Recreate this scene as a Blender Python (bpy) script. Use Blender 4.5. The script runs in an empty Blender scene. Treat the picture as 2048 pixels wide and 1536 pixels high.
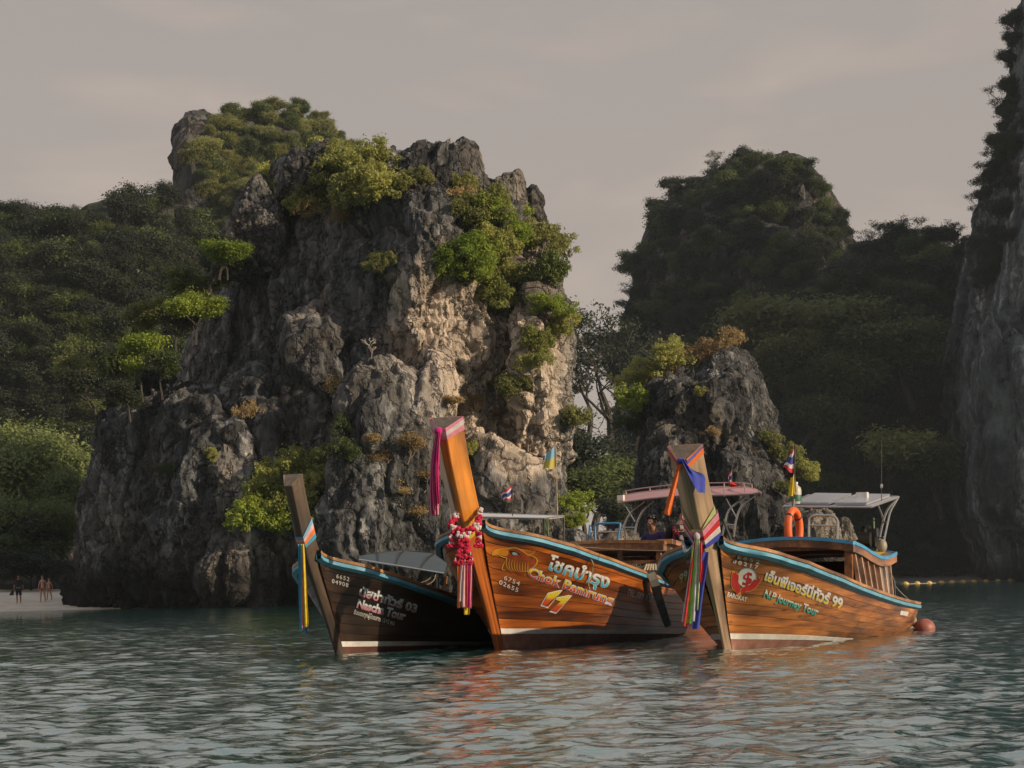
import bpy, bmesh, math, random
import numpy as np
from mathutils import Vector, Matrix, Euler
from mathutils.bvhtree import BVHTree

random.seed(7)
np.random.seed(7)
scene = bpy.context.scene
COL = scene.collection

# ---------------------------------------------------------------- camera
EYE, FPX, HORIZON, ROLL = 0.82, 4000.0, 1173.0, math.radians(1.25)   # eye height above water, focal length in px of a 2048 px wide frame
cam_data = bpy.data.cameras.new('camera')
cam = bpy.data.objects.new('camera', cam_data)
COL.objects.link(cam)
cam_data.sensor_width = 36.0
cam_data.lens = 36.0 * FPX / 2048.0
cam_data.shift_y = (HORIZON - 768.0) / 2048.0
cam_data.clip_start, cam_data.clip_end = 0.2, 20000.0
cr, sr = math.cos(ROLL), math.sin(ROLL)
cam.matrix_world = Matrix(((cr, sr, 0, 0), (0, 0, -1, 0), (-sr, cr, 0, EYE), (0, 0, 0, 1)))
scene.camera = cam

# ---------------------------------------------------------------- sun, sky, exposure
SUN_EL, SUN_AZ = math.radians(20), math.radians(27)      # azimuth: from +X (right of the view) towards the camera
to_sun = Vector((math.cos(SUN_EL) * math.cos(SUN_AZ), -math.cos(SUN_EL) * math.sin(SUN_AZ), math.sin(SUN_EL)))
sun_data = bpy.data.lights.new('sun', 'SUN')
sun_data.energy, sun_data.angle, sun_data.color = 4.7, math.radians(0.6), (1.0, 0.81, 0.58)
sun = bpy.data.objects.new('sun', sun_data)
COL.objects.link(sun)
sun.rotation_euler = to_sun.to_track_quat('Z', 'Y').to_euler()

world = bpy.data.worlds.new('World')
scene.world = world
world.use_nodes = True
wn, wl = world.node_tree.nodes, world.node_tree.links
wn.clear()
w_out = wn.new('ShaderNodeOutputWorld'); w_bg = wn.new('ShaderNodeBackground')
w_sky = wn.new('ShaderNodeTexSky'); w_sky.sky_type = 'NISHITA'; w_sky.sun_disc = False
w_sky.sun_elevation = SUN_EL; w_sky.sun_rotation = math.atan2(to_sun.x, to_sun.y)
w_sky.dust_density = 3.0
w_bg.inputs['Strength'].default_value = 0.1
w_tc = wn.new('ShaderNodeTexCoord')
w_sep = wn.new('ShaderNodeSeparateXYZ'); wl.new(w_tc.outputs['Generated'], w_sep.inputs[0])
w_ramp = wn.new('ShaderNodeValToRGB')                      # thin veil of high cloud, warm near the horizon
w_ramp.color_ramp.elements[0].position = 0.0;  w_ramp.color_ramp.elements[0].color = (0.482, 0.402, 0.344, 1)
w_ramp.color_ramp.elements[1].position = 0.30; w_ramp.color_ramp.elements[1].color = (0.408, 0.360, 0.330, 1)
w_e = w_ramp.color_ramp.elements.new(0.85); w_e.color = (0.330, 0.375, 0.440, 1)              # the veil thins towards the zenith and lets the blue through
wl.new(w_sep.outputs['Z'], w_ramp.inputs[0])
w_map = wn.new('ShaderNodeMapping'); w_map.inputs['Scale'].default_value = (1.0, 1.0, 3.2); w_map.inputs['Location'].default_value = (0.35, 0.0, 0.12)
wl.new(w_tc.outputs['Generated'], w_map.inputs[0])
w_noise = wn.new('ShaderNodeTexNoise'); w_noise.inputs['Scale'].default_value = 6.5; w_noise.inputs['Detail'].default_value = 5; w_noise.inputs['Roughness'].default_value = 0.5
w_noise.inputs['Distortion'].default_value = 0.4
wl.new(w_map.outputs[0], w_noise.inputs['Vector'])
w_cr = wn.new('ShaderNodeValToRGB'); w_cr.color_ramp.elements[0].position = 0.52; w_cr.color_ramp.elements[1].position = 0.80
w_cr.color_ramp.elements[0].color = (0.985, 0.985, 0.99, 1); w_cr.color_ramp.elements[1].color = (1.30, 1.22, 1.14, 1)
wl.new(w_noise.outputs['Fac'], w_cr.inputs[0])
w_mul = wn.new('ShaderNodeMix'); w_mul.data_type = 'RGBA'; w_mul.blend_type = 'MULTIPLY'; w_mul.inputs['Factor'].default_value = 1.0
wl.new(w_ramp.outputs[0], w_mul.inputs['A']); wl.new(w_cr.outputs[0], w_mul.inputs['B'])
w_gain = wn.new('ShaderNodeVectorMath'); w_gain.operation = 'SCALE'; w_gain.inputs['Scale'].default_value = 10.0
wl.new(w_mul.outputs['Result'], w_gain.inputs[0])
w_mix = wn.new('ShaderNodeMix'); w_mix.data_type = 'RGBA'; w_mix.inputs['Factor'].default_value = 0.94
wl.new(w_sky.outputs[0], w_mix.inputs['A']); wl.new(w_gain.outputs[0], w_mix.inputs['B'])
wl.new(w_mix.outputs['Result'], w_bg.inputs['Color']); wl.new(w_bg.outputs[0], w_out.inputs[0])

scene.view_settings.view_transform = 'Standard'
scene.view_settings.look = 'None'
scene.view_settings.exposure = 0.0
scene.view_settings.gamma = 1.0
scene.view_settings.use_curve_mapping = False
scene.render.engine = 'CYCLES'
scene.cycles.use_denoising = True
scene.cycles.max_bounces = 6
scene.cycles.transparent_max_bounces = 8
scene.cycles.caustics_reflective = False
scene.cycles.caustics_refractive = False


# ---------------------------------------------------------------- helpers: rays from photo pixels
def ray(px, py):
    u, v = (px - 1024.0) / FPX, (HORIZON - py) / FPX
    return Vector((0, 0, EYE)), Vector((u * cr + v * sr, 1.0, -u * sr + v * cr))


def at(px, py, d):
    o, r = ray(px, py)
    return o + r * d


def to_px(p):
    x, z = p[0] / p[1], (p[2] - EYE) / p[1]
    u, v = x * cr - z * sr, x * sr + z * cr
    return 1024.0 + u * FPX, HORIZON - v * FPX


def on_plane(px, py, point, normal):
    o, r = ray(px, py)
    return o + r * ((Vector(point) - o).dot(normal) / r.dot(normal))


# ---------------------------------------------------------------- helpers: noise in numpy
def _h(i, j, k, s):
    n = (i * 374761393 + j * 668265263 + k * 2147483647 + s * 1274126177) & 0xFFFFFFFF
    n = ((n ^ (n >> 13)) * 1274126177) & 0xFFFFFFFF
    n = ((n ^ (n >> 16)) * 2246822519) & 0xFFFFFFFF
    return ((n ^ (n >> 15)) & 0xFFFFFF) / float(0xFFFFFF)


def vnoise(p, s=0):
    f = np.floor(p); i = f.astype(np.int64); t = p - f
    t = t * t * t * (t * (t * 6 - 15) + 10)
    r = 0
    for a in (0, 1):
        wx = t[:, 0] if a else 1 - t[:, 0]
        for b in (0, 1):
            wy = t[:, 1] if b else 1 - t[:, 1]
            for c in (0, 1):
                wz = t[:, 2] if c else 1 - t[:, 2]
                r = r + wx * wy * wz * _h(i[:, 0] + a, i[:, 1] + b, i[:, 2] + c, s)
    return r * 2 - 1


def fbm(p, o=4, s=0):
    r, a, n = 0, 1.0, 0
    for k in range(o):
        r = r + a * vnoise(p * (2.03 ** k) + 17.3 * k, s + k); n += a; a *= 0.5
    return r / n


def ridged(p, o=4, s=0):
    r, a, n = 0, 1.0, 0
    for k in range(o):
        r = r + a * (1 - 2 * np.abs(vnoise(p * (2.03 ** k) + 9.1 * k, s + k))); n += a; a *= 0.5
    return r / n


def worley(p, s=0):
    i = np.floor(p).astype(np.int64)
    f1 = np.full(len(p), 9.0); f2 = np.full(len(p), 9.0)
    for a in (-1, 0, 1):
        for b in (-1, 0, 1):
            for c in (-1, 0, 1):
                I, J, K = i[:, 0] + a, i[:, 1] + b, i[:, 2] + c
                q = np.stack([I + _h(I, J, K, s), J + _h(I, J, K, s + 1), K + _h(I, J, K, s + 2)], 1)
                d = np.sqrt(((p - q) ** 2).sum(1))
                f2 = np.where(d < f1, f1, np.minimum(f2, d)); f1 = np.minimum(f1, d)
    return f1, f2


# ---------------------------------------------------------------- helpers: meshes, objects, tags
def mesh_np(name, V, F, smooth=True, mat=None, uv=None):
    V = np.asarray(V, np.float32); F = np.asarray(F, np.int32); k = F.shape[1]
    me = bpy.data.meshes.new(name)
    me.vertices.add(len(V)); me.vertices.foreach_set('co', V.ravel())
    me.loops.add(F.size); me.loops.foreach_set('vertex_index', F.ravel())
    me.polygons.add(len(F)); me.polygons.foreach_set('loop_start', np.arange(0, F.size, k, dtype=np.int32))
    me.update(calc_edges=True)
    me.polygons.foreach_set('use_smooth', np.full(len(F), smooth))
    if uv is not None:
        l = me.uv_layers.new(name='UVMap'); l.data.foreach_set('uv', np.asarray(uv, np.float32)[F.ravel()].ravel())
    if mat: me.materials.append(mat)
    me.validate(); me.update()
    return me


def link(name, me, parent=None, loc=None):
    o = bpy.data.objects.new(name, me)
    COL.objects.link(o)
    if parent is not None: o.parent = parent
    if loc is not None: o.location = loc
    return o


def tag(o, label=None, cat=None, group=None, kind=None):
    for k, v in (('label', label), ('category', cat), ('group', group), ('kind', kind)):
        if v: o[k] = v
    return o


def empty(name, loc=(0, 0, 0), rz=0.0, label=None, cat=None, group=None):
    o = bpy.data.objects.new(name, None)
    o.empty_display_size = 0.3
    COL.objects.link(o)
    o.location = loc; o.rotation_euler = (0, 0, rz)
    return tag(o, label, cat, group)


class MB:
    """collects boxes, tubes, sheets and lathes; build() links them as one mesh object"""
    def __init__(s): s.v, s.f = [], []
    def add(s, V, F):
        n = len(s.v); s.v += [tuple(p) for p in V]; s.f += [tuple(i + n for i in q) for q in F]; return s
    def box(s, c, size, rot=None):
        hx, hy, hz = (k / 2 for k in size); R = rot if rot is not None else Matrix.Identity(3); c = Vector(c)
        V = [c + R @ Vector((x * hx, y * hy, z * hz)) for x in (-1, 1) for y in (-1, 1) for z in (-1, 1)]
        return s.add(V, [(0, 1, 3, 2), (4, 6, 7, 5), (0, 4, 5, 1), (2, 3, 7, 6), (0, 2, 6, 4), (1, 5, 7, 3)])
    def tube(s, pts, r, n=8, cap=True, flat=1.0):
        pts = [Vector(p) for p in pts]
        rs = r if isinstance(r, (list, tuple)) else [r] * len(pts)
        V, F = [], []
        up = Vector((0, 0, 1)); prev = None
        for i, p in enumerate(pts):
            t = (pts[min(i + 1, len(pts) - 1)] - pts[max(i - 1, 0)]).normalized()
            if prev is None:
                a = t.cross(up)
                if a.length < 1e-3: a = t.cross(Vector((1, 0, 0)))
            else:
                a = prev - t * prev.dot(t)
            a.normalize(); prev = a; b = t.cross(a)
            for k in range(n):
                an = 2 * math.pi * k / n
                V.append(p + (a * math.cos(an) + b * math.sin(an) * flat) * rs[i])
        for i in range(len(pts) - 1):
            for k in range(n):
                F.append((i * n + k, i * n + (k + 1) % n, (i + 1) * n + (k + 1) % n, (i + 1) * n + k))
        if cap:
            F.append(tuple(range(n - 1, -1, -1))); m = (len(pts) - 1) * n; F.append(tuple(range(m, m + n)))
        return s.add(V, F)
    def ball(s, c, r, n=8, m=6):
        rx, ry, rz = r if isinstance(r, (list, tuple)) else (r, r, r); c = Vector(c)
        V = [c + Vector((0, 0, rz))]
        for i in range(1, m):
            th = math.pi * i / m
            for k in range(n):
                ph = 2 * math.pi * k / n
                V.append(c + Vector((rx * math.sin(th) * math.cos(ph), ry * math.sin(th) * math.sin(ph), rz * math.cos(th))))
        V.append(c - Vector((0, 0, rz)))
        F = [(0, 1 + k, 1 + (k + 1) % n) for k in range(n)]
        for i in range(m - 2):
            for k in range(n):
                a = 1 + i * n
                F.append((a + k, a + n + k, a + n + (k + 1) % n, a + (k + 1) % n))
        e = len(V) - 1; a = 1 + (m - 2) * n
        F += [(e, a + (k + 1) % n, a + k) for k in range(n)]
        return s.add(V, F)
    def grid(s, rows):
        n = len(rows[0]); V = [p for r in rows for p in r]
        return s.add(V, [(i * n + k, i * n + k + 1, (i + 1) * n + k + 1, (i + 1) * n + k) for i in range(len(rows) - 1) for k in range(n - 1)])
    def prism(s, poly, off):
        n = len(poly); off = Vector(off)
        V = [Vector(p) for p in poly] + [Vector(p) + off for p in poly]
        return s.add(V, [tuple(range(n)), tuple(range(2 * n - 1, n - 1, -1))] + [(i, (i + 1) % n + 0, n + (i + 1) % n, n + i) for i in range(n)])
    def mesh(s, name, mat, smooth=False):
        me = bpy.data.meshes.new(name); me.from_pydata(s.v, [], s.f)
        bm = bmesh.new(); bm.from_mesh(me); bmesh.ops.recalc_face_normals(bm, faces=bm.faces); bm.to_mesh(me); bm.free()
        if mat: me.materials.append(mat)
        if smooth:
            me.polygons.foreach_set('use_smooth', [True] * len(me.polygons))
            me.set_sharp_from_angle(angle=math.radians(50))
        return me
    def build(s, name, mat, parent=None, smooth=False, loc=None):
        return link(name, s.mesh(name, mat, smooth), parent, loc)


def smoothpath(pts, n):
    """Catmull-Rom through points"""
    P = [Vector(p) for p in pts]
    P = [P[0] * 2 - P[1]] + P + [P[-1] * 2 - P[-2]]
    out = []
    m = len(P) - 3
    for i in range(n + 1):
        t = i / n * m; k = min(int(t), m - 1); t -= k
        a, b, c, d = P[k:k + 4]
        out.append(0.5 * ((2 * b) + (c - a) * t + (2 * a - 5 * b + 4 * c - d) * t * t + (3 * b - a - 3 * c + d) * t ** 3))
    return out


# ---------------------------------------------------------------- materials
def new_mat(name):
    m = bpy.data.materials.new(name); m.use_nodes = True
    nt = m.node_tree
    return m, nt, nt.nodes, nt.links, nt.nodes['Principled BSDF']


def noise_node(nt, scale=5, detail=4, rough=0.55, vec=None, stretch=None, dist=0.0, coord='Object'):
    N, L = nt.nodes, nt.links
    n = N.new('ShaderNodeTexNoise'); n.inputs['Scale'].default_value = scale; n.inputs['Detail'].default_value = detail
    n.inputs['Roughness'].default_value = rough; n.inputs['Distortion'].default_value = dist
    if vec is None:
        tc = N.new('ShaderNodeTexCoord'); vec = tc.outputs[coord]
    if stretch:
        mp = N.new('ShaderNodeMapping'); mp.inputs['Scale'].default_value = stretch; L.new(vec, mp.inputs[0]); vec = mp.outputs[0]
    L.new(vec, n.inputs['Vector'])
    return n


def ramp(nt, fac, stops):
    r = nt.nodes.new('ShaderNodeValToRGB'); e = r.color_ramp.elements
    while len(e) < len(stops): e.new(0.5)
    for k, (p, c) in enumerate(stops):
        e[k].position = p; e[k].color = tuple(c) + (1,) if len(c) == 3 else c
    nt.links.new(fac, r.inputs[0])
    return r


def mixc(nt, fac, a, b, blend='MIX'):
    m = nt.nodes.new('ShaderNodeMix'); m.data_type = 'RGBA'; m.blend_type = blend
    for s, v in (('Factor', fac), ('A', a), ('B', b)):
        if hasattr(v, 'links'): nt.links.new(v, m.inputs[s])
        else: m.inputs[s].default_value = v if s == 'Factor' else tuple(v) + (1,) if len(v) == 3 else v
    return m.outputs['Result']


def math_n(nt, op, a, b=0.5):
    m = nt.nodes.new('ShaderNodeMath'); m.operation = op
    for i, v in enumerate((a, b)):
        if hasattr(v, 'links'): nt.links.new(v, m.inputs[i])
        else: m.inputs[i].default_value = v
    return m.outputs[0]


def bump(nt, h, strength, dist, bsdf):
    b = nt.nodes.new('ShaderNodeBump'); b.inputs['Strength'].default_value = strength; b.inputs['Distance'].default_value = dist
    nt.links.new(h, b.inputs['Height']); nt.links.new(b.outputs[0], bsdf.inputs['Normal'])


def paint(name, col, rough=0.45, var=0.25, scale=6.0, coat=0.0, metal=0.0, bumpd=0.0):
    """a plain surface with uneven wear: two close tones in patches"""
    m, nt, N, L, b = new_mat(name)
    n = noise_node(nt, scale, 5, 0.6)
    dark = tuple(c * (1 - var) for c in col); lite = tuple(min(1, c * (1 + var * 0.5)) for c in col)
    r = ramp(nt, n.outputs['Fac'], [(0.3, dark), (0.7, lite)])
    L.new(r.outputs[0], b.inputs['Base Color'])
    b.inputs['Roughness'].default_value = rough; b.inputs['Metallic'].default_value = metal; b.inputs['Coat Weight'].default_value = coat
    if bumpd: bump(nt, n.outputs['Fac'], 0.6, bumpd, b)
    return m


def cloth(name, col, var=0.18):
    m, nt, N, L, b = new_mat(name)
    n = noise_node(nt, 14, 4, 0.6)
    r = ramp(nt, n.outputs['Fac'], [(0.3, tuple(c * (1 - var) for c in col)), (0.7, tuple(min(1, c * (1 + var)) for c in col))])
    L.new(r.outputs[0], b.inputs['Base Color']); b.inputs['Roughness'].default_value = 0.85
    b.inputs['Sheen Weight'].default_value = 0.2
    t = N.new('ShaderNodeBsdfTranslucent'); L.new(r.outputs[0], t.inputs['Color'])
    mx = N.new('ShaderNodeMixShader'); mx.inputs[0].default_value = 0.25
    L.new(b.outputs[0], mx.inputs[1]); L.new(t.outputs[0], mx.inputs[2])
    L.new(mx.outputs[0], N['Material Output'].inputs[0])
    return m


def wood(name, dark, mid, lite, coat=0.5, rough=0.42, uv=True, along=0.5, across=22.0, knots=0.0):
    """plank wood: grain runs along the first texture axis; each plank (object) gets its own tone"""
    m, nt, N, L, b = new_mat(name)
    tc = N.new('ShaderNodeTexCoord'); oi = N.new('ShaderNodeObjectInfo')
    off = N.new('ShaderNodeVectorMath'); off.operation = 'SCALE'
    cmb = N.new('ShaderNodeCombineXYZ')
    for k in range(3): L.new(oi.outputs['Random'], cmb.inputs[k])
    L.new(cmb.outputs[0], off.inputs[0]); off.inputs['Scale'].default_value = 37.0
    add = N.new('ShaderNodeVectorMath'); L.new(tc.outputs['UV' if uv else 'Object'], add.inputs[0]); L.new(off.outputs[0], add.inputs[1])
    v = add.outputs[0]
    g = noise_node(nt, 1.0, 6, 0.62, v, (along, across, across), 0.35)
    big = noise_node(nt, 1.0, 3, 0.5, v, (0.9, 2.2, 2.2))
    fine = noise_node(nt, 1.0, 3, 0.6, v, (along * 3, across * 5, across * 5))
    r = ramp(nt, g.outputs['Fac'], [(0.28, dark), (0.5, mid), (0.72, lite)])
    tone = ramp(nt, big.outputs['Fac'], [(0.34, (0.30, 0.26, 0.23)), (0.50, (0.95, 0.93, 0.9)), (0.68, (1.35, 1.28, 1.15))])
    c = mixc(nt, 1.0, r.outputs[0], tone.outputs[0], 'MULTIPLY')
    rt = ramp(nt, oi.outputs['Random'], [(0.0, (0.72, 0.70, 0.68)), (1.0, (1.15, 1.12, 1.08))])
    c = mixc(nt, 1.0, c, rt.outputs[0], 'MULTIPLY')
    if knots:
        k = N.new('ShaderNodeTexVoronoi'); k.inputs['Scale'].default_value = 1.0
        mp = N.new('ShaderNodeMapping'); mp.inputs['Scale'].default_value = (2.6, 7.0, 7.0); L.new(v, mp.inputs[0]); L.new(mp.outputs[0], k.inputs['Vector'])
        kr = ramp(nt, k.outputs['Distance'], [(0.05, (0.22, 0.2, 0.2)), (0.20, (1, 1, 1))])
        c = mixc(nt, knots, c, kr.outputs[0], 'MULTIPLY')
    L.new(c, b.inputs['Base Color'])
    b.inputs['Coat Weight'].default_value = coat; b.inputs['Coat Roughness'].default_value = 0.22
    rr = nt.nodes.new('ShaderNodeMapRange'); L.new(big.outputs['Fac'], rr.inputs[0])
    rr.inputs[3].default_value = rough - 0.12; rr.inputs[4].default_value = rough + 0.2
    L.new(rr.outputs[0], b.inputs['Roughness'])
    bump(nt, fine.outputs['Fac'], 0.35, 0.004, b)
    return m


def rock_mat(name, dark, grey, pale, tan, scale=1.0, tan_at=None, joints=1.0, vert=0.07):
    """limestone: vertical black streaks, grey flakes, patches of bare cream stone"""
    m, nt, N, L, b = new_mat(name)
    s = scale
    streak = noise_node(nt, 1.0, 7, 0.68, None, (0.42 / s, 0.42 / s, vert / s), 0.6)
    fine = noise_node(nt, 1.0, 9, 0.72, None, (1.9 / s, 1.9 / s, 0.75 / s), 0.35)
    patch = noise_node(nt, 0.11 / s, 5, 0.6, None, None, 0.5)
    f = math_n(nt, 'ADD', math_n(nt, 'MULTIPLY', streak.outputs['Fac'], 0.62), math_n(nt, 'MULTIPLY', fine.outputs['Fac'], 0.38))
    r = ramp(nt, f, [(0.41, dark), (0.485, tuple(0.4 * a + 0.6 * c for a, c in zip(dark, grey))), (0.53, grey), (0.61, pale)])
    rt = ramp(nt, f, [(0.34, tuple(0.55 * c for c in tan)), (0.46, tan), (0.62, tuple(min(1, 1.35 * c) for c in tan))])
    pf = ramp(nt, patch.outputs['Fac'], [(0.50, (0, 0, 0)), (0.66, (0.8, 0.8, 0.8))]).outputs[0]
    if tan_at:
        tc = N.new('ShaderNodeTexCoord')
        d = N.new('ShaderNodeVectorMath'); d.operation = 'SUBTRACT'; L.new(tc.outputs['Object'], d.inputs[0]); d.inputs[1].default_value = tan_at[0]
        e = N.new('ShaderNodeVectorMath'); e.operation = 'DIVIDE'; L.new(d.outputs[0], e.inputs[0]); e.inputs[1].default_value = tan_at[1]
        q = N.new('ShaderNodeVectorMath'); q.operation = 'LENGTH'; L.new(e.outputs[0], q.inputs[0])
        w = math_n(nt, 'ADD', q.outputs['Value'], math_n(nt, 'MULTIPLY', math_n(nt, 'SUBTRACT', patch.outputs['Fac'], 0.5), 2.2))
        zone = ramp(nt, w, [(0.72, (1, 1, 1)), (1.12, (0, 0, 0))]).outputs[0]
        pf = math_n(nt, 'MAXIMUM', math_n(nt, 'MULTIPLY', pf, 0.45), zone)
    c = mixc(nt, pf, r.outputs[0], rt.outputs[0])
    # broken blocks: each has its own tone and a black joint round it
    tcb = N.new('ShaderNodeTexCoord'); wn_ = noise_node(nt, 0.9 / s, 4, 0.6)
    wv = N.new('ShaderNodeVectorMath'); wv.operation = 'SCALE'; wv.inputs['Scale'].default_value = 2.2 * s; L.new(wn_.outputs['Color'], wv.inputs[0])
    av = N.new('ShaderNodeVectorMath'); L.new(tcb.outputs['Object'], av.inputs[0]); L.new(wv.outputs[0], av.inputs[1])
    mpb = N.new('ShaderNodeMapping'); mpb.inputs['Scale'].default_value = (0.95 / s, 0.95 / s, 0.36 / s); L.new(av.outputs[0], mpb.inputs[0])
    ve = N.new('ShaderNodeTexVoronoi'); ve.feature = 'DISTANCE_TO_EDGE'; ve.inputs['Scale'].default_value = 1.0; L.new(mpb.outputs[0], ve.inputs['Vector'])
    vc = N.new('ShaderNodeTexVoronoi'); vc.inputs['Scale'].default_value = 1.0; L.new(mpb.outputs[0], vc.inputs['Vector'])
    crack = ramp(nt, ve.outputs['Distance'], [(0.012, (0.16, 0.155, 0.15)), (0.075, (1, 1, 1))])
    tone = ramp(nt, vc.outputs['Color'], [(0.1, (0.55, 0.54, 0.53)), (0.9, (1.38, 1.36, 1.33))])
    c = mixc(nt, 0.75 * joints, c, crack.outputs[0], 'MULTIPLY'); c = mixc(nt, 0.8 * joints, c, tone.outputs[0], 'MULTIPLY')
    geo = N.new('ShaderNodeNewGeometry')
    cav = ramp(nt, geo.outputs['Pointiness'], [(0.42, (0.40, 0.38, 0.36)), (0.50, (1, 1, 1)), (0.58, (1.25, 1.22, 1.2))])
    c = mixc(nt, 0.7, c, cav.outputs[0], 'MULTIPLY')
    # tide line: stain at the foot, raised to paint in the undercut's shade
    tz = N.new('ShaderNodeTexCoord'); sz = N.new('ShaderNodeSeparateXYZ'); L.new(tz.outputs['Object'], sz.inputs[0])
    tzz = math_n(nt, 'ADD', sz.outputs['Z'], math_n(nt, 'MULTIPLY', fine.outputs['Fac'], -1.6))
    tide_shade = ramp(nt, math_n(nt, 'MULTIPLY', tzz, 0.15), [(0.10, (1, 1, 1)), (0.42, (0, 0, 0))]).outputs[0]
    c = mixc(nt, math_n(nt, 'MULTIPLY', tide_shade, 0.85), c, (0.016, 0.015, 0.014))
    L.new(c, b.inputs['Base Color']); b.inputs['Roughness'].default_value = 0.92; b.inputs['Specular IOR Level'].default_value = 0.25
    f2 = noise_node(nt, 1.0, 8, 0.75, None, (1.4 / s, 1.4 / s, 0.6 / s), 0.8)
    hh = math_n(nt, 'ADD', f2.outputs['Fac'], math_n(nt, 'MULTIPLY', math_n(nt, 'MINIMUM', ve.outputs['Distance'], 0.12), 3.0 * joints))
    bump(nt, hh, 1.0, 0.5 * s, b)
    return m


def leaf_mat(name, a, c, transl=0.35, dead=None):
    m, nt, N, L, b = new_mat(name)
    oi = N.new('ShaderNodeObjectInfo')
    n = noise_node(nt, 0.9, 3, 0.6)
    f = math_n(nt, 'ADD', math_n(nt, 'MULTIPLY', n.outputs['Fac'], 0.9), math_n(nt, 'MULTIPLY', math_n(nt, 'SUBTRACT', oi.outputs['Random'], 0.5), 0.5))
    r = ramp(nt, f, [(0.25, a), (0.65, c)])
    L.new(r.outputs[0], b.inputs['Base Color']); b.inputs['Roughness'].default_value = 0.55; b.inputs['Specular IOR Level'].default_value = 0.3
    t = N.new('ShaderNodeBsdfTranslucent'); L.new(r.outputs[0], t.inputs['Color'])
    mx = N.new('ShaderNodeMixShader'); mx.inputs[0].default_value = transl
    L.new(b.outputs[0], mx.inputs[1]); L.new(t.outputs[0], mx.inputs[2]); L.new(mx.outputs[0], N['Material Output'].inputs[0])
    return m


M = {}
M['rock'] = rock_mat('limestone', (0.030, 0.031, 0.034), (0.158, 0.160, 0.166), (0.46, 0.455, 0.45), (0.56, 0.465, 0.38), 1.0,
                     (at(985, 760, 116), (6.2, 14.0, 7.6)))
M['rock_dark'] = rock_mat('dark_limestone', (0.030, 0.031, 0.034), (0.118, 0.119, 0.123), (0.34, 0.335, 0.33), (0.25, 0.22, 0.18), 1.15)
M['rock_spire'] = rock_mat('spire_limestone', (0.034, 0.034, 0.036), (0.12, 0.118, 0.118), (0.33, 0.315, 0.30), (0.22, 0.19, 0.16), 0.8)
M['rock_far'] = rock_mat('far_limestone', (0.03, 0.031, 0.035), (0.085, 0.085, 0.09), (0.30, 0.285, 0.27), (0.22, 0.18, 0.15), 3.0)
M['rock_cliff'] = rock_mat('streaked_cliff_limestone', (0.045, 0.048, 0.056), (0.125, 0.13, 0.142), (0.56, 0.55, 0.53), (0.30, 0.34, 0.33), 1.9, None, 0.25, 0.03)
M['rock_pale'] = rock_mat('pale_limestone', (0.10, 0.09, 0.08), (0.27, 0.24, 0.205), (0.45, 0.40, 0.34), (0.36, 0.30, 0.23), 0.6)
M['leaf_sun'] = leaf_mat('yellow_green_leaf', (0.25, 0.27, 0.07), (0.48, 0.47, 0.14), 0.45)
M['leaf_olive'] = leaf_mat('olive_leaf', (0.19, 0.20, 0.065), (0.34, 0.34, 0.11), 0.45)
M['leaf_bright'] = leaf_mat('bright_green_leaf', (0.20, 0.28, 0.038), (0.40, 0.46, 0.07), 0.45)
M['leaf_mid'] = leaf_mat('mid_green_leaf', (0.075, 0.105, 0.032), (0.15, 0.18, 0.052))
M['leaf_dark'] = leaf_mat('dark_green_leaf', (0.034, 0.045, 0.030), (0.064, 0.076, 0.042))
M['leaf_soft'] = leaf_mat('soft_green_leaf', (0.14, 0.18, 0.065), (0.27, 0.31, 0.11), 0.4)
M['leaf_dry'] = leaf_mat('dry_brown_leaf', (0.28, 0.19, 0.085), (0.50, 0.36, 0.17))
M['bark'] = paint('dark_bark', (0.06, 0.05, 0.042), 0.9, 0.4, 3)
M['bark_pale'] = paint('pale_bark', (0.34, 0.29, 0.24), 0.9, 0.3, 3)
M['twig_dry'] = paint('dry_twig', (0.26, 0.195, 0.14), 0.9, 0.35, 3)
M['pale_sand'] = paint('pale_coral_sand', (0.74, 0.67, 0.60), 0.95, 0.15, 0.8, bumpd=0.05)
M['sand'] = paint('sand', (0.74, 0.62, 0.49), 0.95, 0.18, 0.8, bumpd=0.05)

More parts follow.
